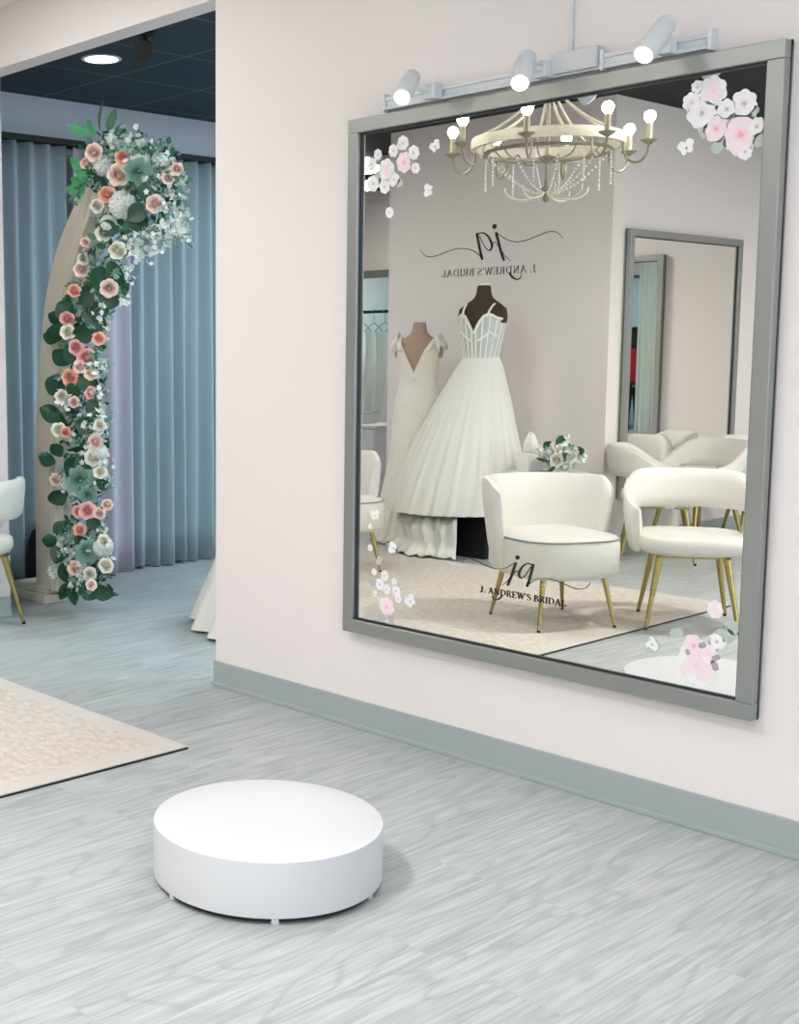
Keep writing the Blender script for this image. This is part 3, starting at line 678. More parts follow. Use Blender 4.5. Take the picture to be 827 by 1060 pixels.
for i, (x, y, r) in enumerate([(83, 497, 15), (91, 513, 10), (90, 571, 13), (143, 178, 13)]):
    put('succ', succ_mesh, 'teal', 'succulent', arch, ap(x, y, AY-.14), aim(toCam, i), r/178*1.2, 'teal succulent rosette')
LV = [(57,515,18,.3),(51,476,16,2.8),(66,320,20,-1),(62,345,18,3),(55,350,14,2.9),(66,372,18,2.5),(58,395,20,-2),(60,400,18,2.7),(56,428,20,2.9),(66,436,22,-1.2),(72,313,20,-1.4),(60,468,14,2.2),(84,480,18,-1),(62,570,18,-2),(66,590,18,-1.4),(90,610,20,-.4),(78,612,18,-1.8),(104,612,18,-.3),(100,190,16,-.5),(142,225,20,-1.2),(140,222,18,.6),(118,280,22,-1.1),(104,285,20,-2),(98,262,18,-1.7),(110,235,16,-.4),(96,330,20,-.6),(100,322,18,.4),(72,365,18,-.9),(88,395,18,-.8),(84,345,20,.2),(96,420,16,-1.2),(86,440,18,-.2),(76,480,18,-2.2),(64,545,14,-2.6),(84,560,18,-.6),(54,560,14,3.0),(70,610,16,-2.4),(105,500,14,-.4),(88,310,16,1),(110,310,18,-.2),(150,200,14,1.3),(60,330,14,2.7),(78,405,14,2.5),(95,540,14,-.6)]
for i, (x, y, L_, a) in enumerate(LV):
    d = RT*math.cos(a)+Vector((0, 0, 1))*math.sin(a)+toCam*.25
    put('leafA', lambda: leaf_mesh(1, .42, .15), 'leaf', 'leaf', arch, ap(x, y, AY-.10-rnd.uniform(0, .05))-d*L_/178*.4, d.normalized().to_track_quat('X', 'Y') @ Matrix.Rotation(R(rnd.uniform(-30, 30)), 3, 'X').to_quaternion(), L_/178*1.15)
for i, (x, y, L_, a) in enumerate([(95,180,24,2.6),(92,196,22,3.2),(100,186,20,2.9),(94,194,20,2.8),(92,138,20,2.9),(104,135,26,1.6),(112,138,22,1.3),(118,142,14,1.0),(100,140,16,2.2),(108,612,14,-.3)]):
    d = RT*math.cos(a)+Vector((0, 0, 1))*math.sin(a)+toCam*.2; lim = i < 5 or i == 8
    o = put('leafL' if lim else 'leafM', lambda: leaf_mesh(1, .3 if lim else .2, .15), 'lime' if lim else 'leaf2', 'leaf', arch, ap(x, y, AY-.05), d.normalized().to_track_quat('X', 'Y') @ Matrix.Rotation(R(15), 3, 'X').to_quaternion(), L_/178)
    if lim: o['label'] = 'bright green leaf'
def column_pt():
    """a random place in the flower mass: the column or the hanging head"""
    t = rnd.random()
    if t < .58:
        y = rnd.uniform(295, 612); x0 = 60; x1 = 113 if y > 430 else 112-(430-y)*.02
        if y < 340: x1 += (340-y)*.12
        return rnd.uniform(x0+4, x1-3), y
    while True:
        x, y = rnd.uniform(84, 196), rnd.uniform(136, 300)
        if ((x-132)/62)**2+((y-195)/62)**2 < 1 and x > 70+(y-140)*.02 or (88 < x < 135 and 230 < y < 300): 
            if x < 100 and y > 205 and x < 108-(y-205)*.28: continue
            return x, y
b = mass_mesh(lambda: ap(*column_pt(), AY+rnd.uniform(-.08, .10)), 1500, 2)
tag(b.build('foliage_mass', ['leaf', 'leaf2', 'sage'], arch, smooth=False), 'dark green small leaves packed between the flowers', kind='stuff')
for i in range(90):
    x, y = column_pt(); d = Vector((rnd.uniform(-1, 1), rnd.uniform(-1, .2), rnd.uniform(-1, .5)))
    k = i % 3; mt = ('leaf2', 'sage', 'sage')[k]
    put('sprig%d' % k, lambda: sprig_mesh(k, 14, k == 1), mt, 'foliage_sprig', arch, ap(x, y, AY-rnd.uniform(.0, .17))-d.normalized()*.05, aimx(d, rnd.uniform(0, 6)), rnd.uniform(.09, .15), 'grey-green sprig' if k else None)
for i in range(46):
    x, y = column_pt()
    d = Vector((rnd.uniform(-1, 1), rnd.uniform(-1, .2), rnd.uniform(-1, .2)))
    put('leafA', None, None, 'leaf', arch, ap(x, y, AY-rnd.uniform(-.06, .05)), aimx(d, rnd.uniform(0, 6)), rnd.uniform(.07, .11))
BL = [(66,547),(70,556),(73,564),(66,560),(75,572),(104,330),(106,345),(110,335),(108,372),(98,440),(104,432),(92,452),(104,448),(100,462),(106,480),(110,490),(112,500),(66,410),(72,412),(84,592),(112,575),(104,320),(98,308),(122,300),(130,310),(112,318),
      (150,150),(158,155),(166,160),(175,165),(180,178),(188,190),(172,190),(165,182),(178,200),(190,205),(170,215),(184,222),(190,232),(176,232),(166,228),(158,238),(150,240),(140,244),(160,248),(170,252),(180,250),(194,248),(148,256),(156,262),(146,250),(136,160),(124,148),(132,145),(118,146),(142,152),(150,170),(186,182),(192,218),(140,262),(128,272),(134,282),(190,240),(164,170),(156,176),(152,190),(182,212)]
BL += [(rnd.uniform(92, 112), rnd.uniform(320, 600)) for _ in range(22)]+[(rnd.uniform(62, 90), rnd.uniform(320, 600)) for _ in range(12)]
for i, (x, y) in enumerate(BL):
    d = Vector((rnd.uniform(-.6, 1), rnd.uniform(-1, .1), rnd.uniform(-1, .3)))
    put('blos%d' % (i % 4), lambda: blossoms_mesh(i), ['blossom', 'sage'], 'blossom_spray', arch, ap(x, y, AY-rnd.uniform(.0, .16))-d.normalized()*.05, aimx(d, rnd.uniform(0, 6)), rnd.uniform(.10, .14))

# ------------------------------------------------------------------ curtains
def curtain(name, p0, p1, z0, z1, mat, label, pitch=.115, amp=.05, seed=1, flare=0, group=None):
    q = random.Random(seed); p0 = Vector(p0); p1 = Vector(p1); L_ = (p1-p0).length; t = (p1-p0)/L_; nrm = Vector((t.y, -t.x, 0))
    nf = max(1, round(L_/pitch)); N = nf*14; ws = [q.uniform(.75, 1.25) for _ in range(nf+2)]; ph = [q.uniform(-.25, .25) for _ in range(nf+2)]
    b = MB(); rows = []
    for k in range(13):
        h = k/12; z = z0+(z1-z0)*h; row = []
        for i in range(N+1):
            u = i/N*nf; j = int(u); a = amp*ws[min(j, nf)]*(1-.35*h)
            row.append(p0+t*(L_*i/N+.012*math.sin(3*u+seed)*(1-h))+nrm*(a*math.cos(2*math.pi*u)+.012*(1-h)*math.sin(u*1.7+seed))+Vector((0, 0, z+(0 if k else .01*math.sin(u*2.1)))))
        rows.append(row)
    b.rings(rows, closed=False, caps=False)
    o = b.build(name, mat, None, solid=.003, auto=0); return tag(o, label, 'curtain', group)
curtain('curtain', (-6.42, -.1+.25, 0), (-6.42, .97, 0), .015, 2.6, 'curt', 'blue-grey pleated floor-length curtain left of the floral arch', seed=3)
curtain('curtain', (-6.37, 1.0, 0), (-6.35, 1.40, 0), .015, 2.59, 'curt2', 'narrow lilac-tinted strip for the lit part of the curtain just behind the arch flowers', seed=5, pitch=.14, amp=.03)  # separate strip, its colour paints the lit part of the curtain
curtain('curtain', (-6.42, 1.43, 0), (-6.42, 3.9, 0), .012, 2.6, 'curt', 'wide blue-grey pleated curtain right of the floral arch, reaching the wall edge', seed=9, pitch=.11)
b = MB(); b.box(-6.47, -6.36, .2, 4.3, 2.6, 2.635); tag(b.build('curtain_track', 'black', smooth=False, bevel=.004), 'black curtain track along the far wall above the blue-grey curtains', 'curtain track')
curtain('curtain', (2.48, 4.4, 0), (2.48, .3, 0), .012, 2.6, 'curt', 'blue curtain far behind the person, seen only through the mirrors', seed=12, pitch=.15)
b = MB(); b.box(2.43, 2.53, .2, 4.45, 2.6, 2.64); tag(b.build('curtain_track', 'black', smooth=False, bevel=.004), 'black curtain track above the blue curtain behind the person', 'curtain track')
curtain('curtain', (.40, -.06, 0), (.66, -.06, 0), .03, 2.75, 'curt3', 'teal-grey curtain gathered at the doorway beside the person', seed=14, pitch=.09, amp=.025)

# ------------------------------------------------------------------ mannequins, gowns
def loft(prof, n=72, folds=None, tilt=None):
    """prof: list of (z, cx, cy, rx, ry, foldamp)"""
    rs = []
    for (z, cx, cy, rx, ry, fa) in prof:
        ring = []
        for k in range(n):
            a = 2*math.pi*k/n; f = 1
            if fa:
                f = 1+fa*(math.sin(folds*a)+.45*math.sin((folds*1.7//1)*a+1.3)+.3*math.sin(3*a+.6))
            ring.append((cx+rx*f*math.cos(a), cy+ry*f*math.sin(a), z))
        rs.append(ring)
    return rs
def dress_form(label, loc, rz, z, mat, sc=1, stand=True):
    e = empty('dress_form', label, 'mannequin', loc, rz)
    # torso up to the neck: local +x front
    P_ = [(z-.72, 0, .10, .15), (z-.62, 0, .12, .17), (z-.5, 0, .092, .104), (z-.44, 0, .09, .106), (z-.36, .01, .1, .122), (z-.27, .02, .112, .142), (z-.21, .01, .105, .152), (z-.165, 0, .085, .158), (z-.14, -.005, .068, .14), (z-.118, -.008, .056, .105), (z-.095, -.01, .052, .065), (z-.06, -.012, .048, .050), (z-.02, -.012, .047, .047), (z-.006, -.012, .045, .045)]
    b = MB(); b.rings(loft([(a*1, c*sc, 0, r1*sc, r2*sc, 0) for a, c, r1, r2 in P_], 32))
    b.build('torso', mat, e, sub=1)
    b = MB(); b.lathe([(.001, z-.008), (.046*sc, z-.008), (.046*sc, z+.006), (.001, z+.008)], (-.012*sc, 0, 0), 24); tag(b.build('neck_cap', 'whitep', e), 'pale metal neck cap')
    for sy in (-1, 1):
        b = MB(); b.tube([(0, .115*sc*sy, z-.165), (0, .135*sc*sy, z-.18), (0, .142*sc*sy, z-.22), (0, .142*sc*sy, z-.262)], [.032*sc, .038*sc, .036*sc, .031*sc], 16); b.build('arm_stub', mat, e)
    z0 = loc[2]
    b = MB(); b.tube([(0, 0, .012-0), (0, 0, z-.7)], .013, 10); b.build('pole', 'black', e)
    b = MB(); b.lathe([(.001, .001), (.15, .001), (.15, .01), (.03, .02), (.001, .02)], n=32); b.build('base', 'black', e)
    return e
# ballgown on the black plinth
GX, GY = -5.44, -3.80
pl = empty('display_plinth', 'low black plinth under the full tulle ballgown', 'plinth', (GX, GY, 0))
b = MB(); b.box(-.26, .26, -.26, .26, 0, .265); b.build('body', 'blackfab', pl, smooth=False, bevel=.006)
b = MB(); b.box(-.27, .27, -.27, .27, .265, .28); b.build('top_board', 'black', pl, smooth=False, bevel=.003)
face = R(78)
dress_form('dark brown mannequin wearing the corset ballgown', (GX, GY, .28), face, 1.555, 'brown')
g = empty('ballgown', 'white ballgown with sheer boned corset and full tulle skirt, on the dark mannequin', 'wedding dress', (GX, GY, .28), face)
zt = 1.555
off = Matrix.Rotation(-face, 2) @ Vector((-.64, .77))
def sk(zl, o_, r_, f_, k=1): return (zl, off.x*o_, off.y*o_, r_*k, r_*k*1.02, f_)
SK = [(1.07, 0, .112, 0), (1.05, .0, .124, .004), (1.0, .01, .152, .006), (.89, .027, .195, .008), (.76, .05, .25, .010), (.62, .075, .30, .012), (.42, .10, .37, .015), (.22, .13, .425, .017), (.05, .155, .455, .02), (.02, .16, .45, .022)]
b = MB(); b.rings(loft([sk(z_, o_, r_, f_) for z_, o_, r_, f_ in SK], 220, 31), caps=False)
b.build('skirt', 'tulle', g, auto=0)
b = MB(); b.rings(loft([sk(z_-.004 if z_ > .1 else z_, o_, r_, f_*1.8, .955) for z_, o_, r_, f_ in SK[3:]], 140, 13), caps=False); tag(b.build('underskirt', 'tulle', g, auto=0), 'inner tulle layer of the skirt')
# corset: neckline dips at the middle of the front
b = MB(); n = 64; rs = []
for i in range(9):
    t = i/8; ring = []
    for k in range(n):
        a = 2*math.pi*k/n; fr = max(0, math.cos(a))
        top = zt-.235-.095*max(0, 1-abs(a if a < math.pi else a-2*math.pi)/.38)+.03*math.exp(-((abs(a if a < math.pi else a-2*math.pi)-.7)/.3)**2)-.10*max(0, -math.cos(a))
        bot = zt-.52-.06*max(0, fr)**3
        z = bot+(top-bot)*t; h = (z-(zt-.52))/.28
        rx = .108+.018*sm(h, 0, 1)*(1+.25*fr); ry = .114+.036*sm(h, 0, 1)
        ring.append((.008+rx*math.cos(a), ry*math.sin(a), z))
    rs.append(ring)
b.rings(rs, caps=False); cor = b.build('corset', 'sheer', g, solid=.003, auto=0)
def cz_(a, t):
    fr = max(0, math.cos(a)); aa = abs(a if a < math.pi else a-2*math.pi)
    top = zt-.235-.095*max(0, 1-aa/.38)+.03*math.exp(-((aa-.7)/.3)**2)-.10*max(0, -math.cos(a)); bot = zt-.52-.06*fr**3
    z = bot+(top-bot)*t; h = (z-(zt-.52))/.28; k = 1.03
    return (.008+k*(.108+.018*sm(h, 0, 1)*(1+.25*fr))*math.cos(a), k*(.114+.036*sm(h, 0, 1))*math.sin(a), z)
for a in (-1.5, -1.1, -.75, -.42, -.12, .12, .42, .75, 1.1, 1.5, 2.0, -2.0):
    b = MB(); b.tube([cz_(a*(.8+.2*t/6), t/6) for t in range(7)], .0055, 6); b.build('boning', 'boning', cor)
b = MB(); b.tube([cz_(a/20*3.0, 1) for a in range(-20, 21)], .010, 6); b.build('neckline_trim', 'boning', cor)
for sg_ in (-1, 1):
    b = MB(); b.tube([cz_(sg_*q_/10, .62+.03*math.sin(q_)) for q_ in range(2, 13)], .007, 6); b.build('cup_seam', 'boning', cor)
    b = MB(); b.tube(spline([(.118, .085*sg_, zt-.225), (.098, .095*sg_, zt-.18), (.04, .10*sg_, zt-.138), (-.05, .10*sg_, zt-.15), (-.09, .10*sg_, zt-.24)], 5), .007, 8); b.build('strap', 'boning', g)
# train that spills off the plinth
b = MB(); rs = []
for i in range(9):
    t = i/8; r_ = .36+.10*t+.03*math.sin(t*7); z = .26*(1-t)**1.2+.03
    ring = []
    for k in range(61):
        a = R(-24)+R(118)*k/60
        w_ = 1+.05*math.sin(k*.9+t*2)+.035*math.sin(k*.37+1)+.02*math.sin(k*2.1)
        ring.append((off.x*.13+r_*w_*math.cos(a), off.y*.13+r_*w_*math.sin(a), z-.28+.018*math.sin(k*1.3+t*5)*(1 if 0 < t < 1 else .3)))
    rs.append(ring)
b.rings(rs, closed=False, caps=False); b.build('train', 'tulle', g, solid=.006, auto=0)
# lace gown
LY = -3.92; LX = m_y(434, 334, LY).x
f2 = R(66)
dress_form('tan mannequin wearing the ivory lace gown', (LX, LY, 0), f2, 1.60, 'tan')
g = empty('lace_gown', 'ivory lace fitted wedding gown with deep neckline, on the tan mannequin', 'wedding dress', (LX, LY, 0), f2)
zt = 1.60
b = MB(); n = 96; rs = []
prof = [(.02, .31, .31, .06), (.12, .29, .29, .06), (.35, .24, .245, .05), (.6, .19, .20, .03), (.75, .165, .19, .015), (.9, .15, .185, .006), (1.0, .14, .175, 0), (1.1, .115, .15, 0), (1.17, .108, .138, 0)]
for (z, rx, ry, fa) in prof:
    ring = []
    for k in range(n):
        a = 2*math.pi*k/n; f = 1+fa*(math.sin(13*a)+.5*math.sin(7*a+1)); bk = 1+(.1*max(0, -math.cos(a)) if z < .4 else 0)*(1-z/.4)
        ring.append((rx*f*bk*math.cos(a), ry*f*math.sin(a), z))
    rs.append(ring)
for i in range(1, 8):
    t = i/7; ring = []
    for k in range(n):
        a = 2*math.pi*k/n; aa = abs(a if a < math.pi else a-2*math.pi)
        top = 1.405-.17*max(0, 1-aa/.55)+.03*math.exp(-((aa-1.0)/.35)**2)-.12*max(0, -math.cos(a)); z = 1.17+(top-1.17)*t; h = (z-1.17)/.22
        ring.append((.01+(.108+.022*sm(h, 0, 1))*math.cos(a), (.13+.026*sm(h, 0, 1))*math.sin(a), z))
    rs.append(ring)
b.rings(rs, caps=False); b.build('dress_body', 'lace', g, auto=0)
for sg_ in (-1, 1):
    b = MB(); b.tube(spline([(.11, .10*sg_, zt-.21), (.09, .118*sg_, zt-.165), (.0, .135*sg_, zt-.125), (-.06, .12*sg_, zt-.16)], 5), [.018]*16, 8); b.build('strap', 'lace', g)
    b = MB(); rs = []
    for i in range(6):
        t = i/5; rs.append([(.07*math.cos(a_)*(1+.5*t)*(1+.12*math.sin(5*a_)), sg_*(.135+.045*t+.02*math.sin(a_)), zt-.13-.075*t+.045*math.sin(a_)*(1-t*.3)+.012*math.sin(4*a_)) for a_ in [2*math.pi*k/24 for k in range(24)]])
    b.rings(rs, caps=False); tag(b.build('cap_sleeve', 'lace', g, solid=.003, auto=0), 'fluttering lace cap sleeve')
b = MB(); rs = []
for i in range(7):
    t = i/6; rs.append([((.24+.13*t)*(1+.06*math.sin(k*.8+t))*math.cos(R(-60)+R(105)*k/50), (.24+.13*t)*(1+.06*math.sin(k*.8+t))*math.sin(R(-60)+R(105)*k/50), .28*(1-t)**1.5+.02+.012*math.sin(k*1.1)) for k in range(51)])
b.rings(rs, closed=False, caps=False); b.build('train', 'lace', g, solid=.005, auto=0)
# tulle gown just behind the wall end
DX, DY = -4.50, 1.15
dress_form('cream mannequin hidden behind the wall end in the far room', (DX, DY, 0), R(-100), 1.62, 'tan')
g = empty('tulle_gown', 'white tulle skirt edge showing past the wall end by the blue curtain', 'wedding dress', (DX, DY, 0), R(-100))
b = MB(); b.rings(loft([(1.40, 0, 0, .13, .165, 0), (1.3, 0, 0, .13, .16, 0), (1.1, 0, 0, .115, .145, 0), (1.0, 0, 0, .15, .18, .01), (.8, 0, 0, .27, .29, .03), (.5, 0, 0, .41, .42, .04), (.2, 0, 0, .53, .54, .05), (.015, 0, 0, .61, .61, .05)], 160, 15), caps=False)
b.build('gown_body', 'tulle', g, auto=0)

# ------------------------------------------------------------------ round side table, tissue box, bouquet
TY = -3.70; TX, TZ = m_y(564, 486, TY).x, .605
t = empty('side_table', 'small round white pedestal table behind the armless chair', 'table', (TX, TY, 0))
b = MB(); b.lathe([(.001, TZ-.022), (.268, TZ-.022), (.275, TZ-.016), (.275, TZ-.004), (.27, TZ), (.001, TZ)], n=64); b.build('tabletop', 'white', t)
b = MB(); b.lathe([(.03, .02), (.025, .1), (.022, .4), (.035, TZ-.022)], n=20); b.build('pedestal', 'white', t)
b = MB(); b.lathe([(.001, 0), (.2, 0), (.2, .012), (.05, .03), (.001, .03)], n=40); b.build('base', 'white', t)
p = m_y(548.5, 481, TY)
t = empty('tissue_box', 'white cube tissue box with a tissue pulled up, on the round table', 'tissue box', (p.x, TY, TZ), R(20))
b = MB(); b.box(-.06, .06, -.06, .06, .0, .115); b.build('box', 'boning', t, smooth=False, bevel=.005)
b = MB(); rs = []
for (z, r_) in ((.112, .02), (.13, .05), (.165, .058), (.20, .045), (.235, .025), (.25, .006)):
    rs.append([(r_*(1+.2*math.sin(3*a+z*20))*math.cos(a), r_*.7*(1+.2*math.sin(4*a))*math.sin(a), z+.008*math.sin(5*a)) for a in [2*math.pi*k/24 for k in range(24)]])
b.rings(rs); b.build('tissue', 'boning', t, auto=0)
p = m_y(581, 470, TY+.02)
bq = empty('bouquet', 'small bouquet of white roses and green leaves lying on the round table', 'bouquet', (p.x, TY+.02, TZ+.10))
q = random.Random(4)
for i in range(17):
    a = i*2.4; z = 1-1.6*(i+.5)/17; r_ = math.sqrt(max(0, 1-z*z)); d = Vector((r_*math.cos(a), r_*math.sin(a), z))
    put('rosew%d' % (i % 2), lambda: rose_mesh(i), 'rose_white' if i % 2 else 'blossom', 'rose', bq, Vector((d.x*.085, d.y*.085, max(-.085, d.z*.075))), aim(d), .062)
for i in range(16):
    d = Vector((q.uniform(-1, 1), q.uniform(-.6, 1), q.uniform(-.5, .9))).normalized()
    put('leafA', None, None, 'leaf', bq, Vector((d.x*.07, d.y*.07, max(-.04, d.z*.06))), aimx(d, q.uniform(0, 6)), .085)
for i in range(8):
    d = Vector((q.uniform(-1, 1), q.uniform(-.4, 1), q.uniform(-.1, 1))).normalized()
    put('blos%d' % (i % 4), None, None, 'blossom_spray', bq, Vector((d.x*.05, d.y*.05, max(0, d.z*.04))), aimx(d, i), .12)
b = MB()
for i in range(6): b.tube([(0, .03, -.03), (.01+.006*i, .16, -.075), (.0+.008*i, .27, -.085+.004*i)], .004, 6)
b.build('stems', 'leaf', bq)

# ------------------------------------------------------------------ chandelier
ch = m_y(567, 142, -2.1); CX, CY, CH = ch.x, -2.1, 2.40
cd = empty('chandelier', 'round cream chandelier with lit candle bulbs and bead strings, reflected in the big mirror', 'chandelier', (CX, CY, CH))
b = MB(); n = 64; RR = .352
rs = []
for i in range(n+1):
    a = 2*math.pi*i/n; c, s = math.cos(a), math.sin(a); rs.append([((RR+dr)*c, (RR+dr)*s, dz) for dr, dz in ((-.012, -.022), (.012, -.022), (.016, 0), (.012, .028), (-.012, .028), (-.016, 0))])
b.rings(rs, caps=False); b.build('ring', 'chand', cd)
b = MB(); b.tube([((RR-.05)*math.cos(2*math.pi*i/48), (RR-.05)*math.sin(2*math.pi*i/48), -.045) for i in range(48)], .009, 8, closed=True); tag(b.build('inner_ring', 'chand2', cd), 'thinner silvery inner ring')
b = MB(); b.lathe([(.001, -.285), (.012, -.28), (.018, -.265), (.008, -.25), (.012, -.235), (.03, -.22), (.012, -.205), (.01, -.1), (.035, -.075), (.05, -.07), (.012, -.055), (.01, .05), (.012, .3), (.001, .3)], n=16); b.build('column', 'chand2', cd)
NB = 8; A0 = R(22)
for k in range(NB):
    a = A0+2*math.pi*k/NB; c, s = math.cos(a), math.sin(a)
    P_ = [(RR, 0, -.01), (RR+.015, 0, -.085), (RR+.06, 0, -.12), (RR+.105, 0, -.095), (RR+.12, 0, -.04)]
    P_ = [(x*c, x*s, z) for x, _, z in spline(P_, 5)]
    b = MB(); b.tube(P_, .006, 8); arm = b.build('arm', 'chand2', cd)
    ex, ey = (RR+.12)*c, (RR+.12)*s
    b = MB(); b.lathe([(.004, -.042), (.015, -.036), (.038, -.022), (.04, -.018), (.01, -.02), (.004, -.02)], (ex, ey, 0), 16); b.build('drip_cup', 'chand2', arm)
    b = MB(); b.lathe([(.014, -.022), (.014, .06), (.004, .062)], (ex, ey, 0), 12); b.build('candle_sleeve', 'candle', arm)
    b = MB(); b.ball((ex, ey, .09), .027, 16, 10); b.lathe([(.012, .058), (.016, .07)], (ex, ey, 0), 12); tag(b.build('bulb', 'bulb', arm), 'lit globe bulb')
    b = MB(); b.tube(spline([(x*c, x*s, z) for x, z in ((.30, -.04), (.26, -.02), (.2, -.075), (.1, -.09))], 5), .004, 6); b.build('scroll', 'chand2', cd)
    a2 = a+math.pi/8; c2, s2 = math.cos(a2), math.sin(a2)
    b = MB(); b.tube(spline([(x*c2, x*s2, z) for x, z in ((.012, -.235), (.06, -.262), (.14, -.27), (.19, -.245), (.20, -.215))], 5), .0045, 6); b.build('lower_arm', 'chand', cd)
    b = MB()
    for j in range(17):
        t_ = j/16; x = RR-.05-(RR-.08)*t_; z = -.045-.10*math.sin(t_*math.pi*.62)-.10*t_
        b.ball((x*c2, x*s2, z), .0062, 6, 4)
    b.build('bead_string', 'bead', cd)
    b = MB()
    for j in range(11): b.ball(((RR-.05)*c, (RR-.05)*s, -.06-.015*j), .006, 6, 4)
    b.build('bead_drop', 'bead', cd)
    b = MB(); b.tube(spline([(RR*c2, RR*s2, .025), (RR*.6*c2, RR*.6*s2, .10), (RR*.25*c2, RR*.25*s2, .2), (.012*c2, .012*s2, .3)], 6), .007, 8); b.build('stay', 'chand', cd)
b = MB(); b.tube([(0, 0, .3), (0, 0, CZ-CH-.03)], .006, 8); b.build('chain', 'chand', cd)
b = MB(); b.lathe([(.001, CZ-CH-.035), (.05, CZ-CH-.03), (.06, CZ-CH-.001), (.001, CZ-CH-.001)], n=24); b.build('canopy', 'chand', cd)
# ------------------------------------------------------------------ ceiling fixtures
def downlight(label, x, y, z, power, r=.085, col=(1, .96, .9), spread=120, group='recessed ceiling lights'):
    e = empty('ceiling_light', label, 'ceiling light', (x, y, z), 0, group)
    b = MB(); b.lathe([(r, -.0005), (r, -.004), (r+.018, -.004), (r+.02, 0)], n=40, caps=False); b.build('trim_ring', 'whitep', e)
    b = MB(); b.lathe([(.001, -.003), (r, -.003), (r, -.001), (.001, -.001)], n=40); b.build('lens', 'lampface', e)
    if not power: return e
    li = bpy.data.lights.new('downlight', 'AREA'); li.shape = 'DISK'; li.size = r*2; li.energy = power; li.color = col; li.spread = R(spread)
    lo = bpy.data.objects.new('downlight', li); C.objects.link(lo); lo.parent = e; lo.location = (0, 0, -.006)
    return e
def fill_panel(label, x, y, z, sx, sy, power, col):  # unseen panel with a lamp, added to brighten the rooms
    e = empty('ceiling_light', label, 'ceiling light', (x, y, z), 0, 'added ceiling light panels')
    b = MB(); t_ = .02
    b.box(-sx/2, sx/2, -sy/2, -sy/2+t_, -.012, -.001); b.box(-sx/2, sx/2, sy/2-t_, sy/2, -.012, -.001); b.box(-sx/2, -sx/2+t_, -sy/2+t_, sy/2-t_, -.012, -.001); b.box(sx/2-t_, sx/2, -sy/2+t_, sy/2-t_, -.012, -.001)
    b.build('panel_frame', 'whitep', e, smooth=False)
    b = MB(); b.box(-sx/2+t_, sx/2-t_, -sy/2+t_, sy/2-t_, -.008, -.003); b.build('diffuser', 'lampface', e, smooth=False)
    li = bpy.data.lights.new('fill_light', 'AREA'); li.shape = 'RECTANGLE'; li.size = sx-.05; li.size_y = sy-.05; li.energy = power; li.color = col
    lo = bpy.data.objects.new('fill_light', li); C.objects.link(lo); lo.parent = e; lo.location = (0, 0, -.015)
WARM = (1, .965, .94); COOL = (.73, .90, 1.0)
downlight('round white recessed light in the black ceiling in front of the big mirror', -2.386, -3.042, CZ, 62, r=.10, col=WARM, spread=150)
for x, y, p in [(-4.8, -1.2, 27), (-6.8, -2.2, 28), (-.6, -1.6, 18), (.9, -3.4, 26), (1.2, -5.4, 60), (-1.6, -5.6, 115), (-2.9, -2.4, 20), (-9, -3.0, 30), (-8.2, -5.6, 30)]:
    fill_panel('unseen square light panel added in the dark ceiling to brighten the room', x, y, CZ, .6, .6, p, WARM if y > -5 else (1, .93, .85))
fill_panel('unseen square light panel added to brighten the back room with the gown rack', -9.9, -8.4, CZ, .6, .6, 75, (.75, .95, 1.0))
downlight('round white recessed light in the dark tiled ceiling above the floral arch', -5.472, .568, C2, 0)
for x, y in [(-4.9, 2.6), (-3.0, 1.2), (-2.5, 3.2), (0, 1.6), (1.6, 3.0), (-4.25, 1.65)]:  # unseen lamps added to light the far room
    downlight('round white recessed light added to the far room ceiling, out of sight of the camera', x, y, C2, 46, col=COOL, spread=180)
# spotlight on the far ceiling
p = on_z(150, 32, C2)
sp = empty('ceiling_spotlight', 'small black spotlight on the dark tiled ceiling near the wall edge', 'spotlight', (p.x, p.y, C2))
b = MB(); b.lathe([(.001, -.02), (.045, -.02), (.05, -.001), (.001, -.001)], n=24); b.build('base', 'black', sp)
b = MB(); b.tube([(0, 0, -.02), (0, 0, -.06)], .01, 10); b.build('stem', 'black', sp)
b = MB(); b.tube([(-.06, .05, -.05), (.03, -.03, -.09), (.075, -.07, -.11), (.073, -.068, -.109)], [.03, .036, .042, .036], 20); b.build('lamp_head', 'black', sp)
b = MB(); b.tube([(.066, -.062, -.107), (.07, -.0655, -.1085)], [.034, .034], 20); tag(b.build('lens', 'whitep', sp), 'pale unlit lens')
# two lit spots on a bar near the back ceiling, seen at the left edge of the mirror
p1, p2 = m_y(383, 158, -5.2), m_y(383, 190, -5.2)
cs = empty('ceiling_track_light', 'grey ceiling track with two lit lamps at the mirror\'s upper left edge', 'light', (p1.x, -5.2, 0))
b = MB(); b.box(-.3, .5, -.03, .03, CZ-.035, CZ-.001); b.build('rail', 'whitep', cs, smooth=False, bevel=.003)
b = MB(); b.tube([(.12, 0, CZ-.03), (.12, 0, p2.z+.0)], .012, 8); b.build('drop_rod', 'whitep', cs)
for pz in (p1.z-.06, p2.z):
    b = MB(); b.tube([(.12, 0, pz), (.06, 0, pz), (.03, .02, pz-.01)], [.03, .04, .045], 16); h = b.build('lamp_head', 'whitep', cs)
    b = MB(); b.ball((0, .03, pz-.02), .032, 14, 8, (1, 1, 1.5)); b.build('bulb', 'lampface', h)

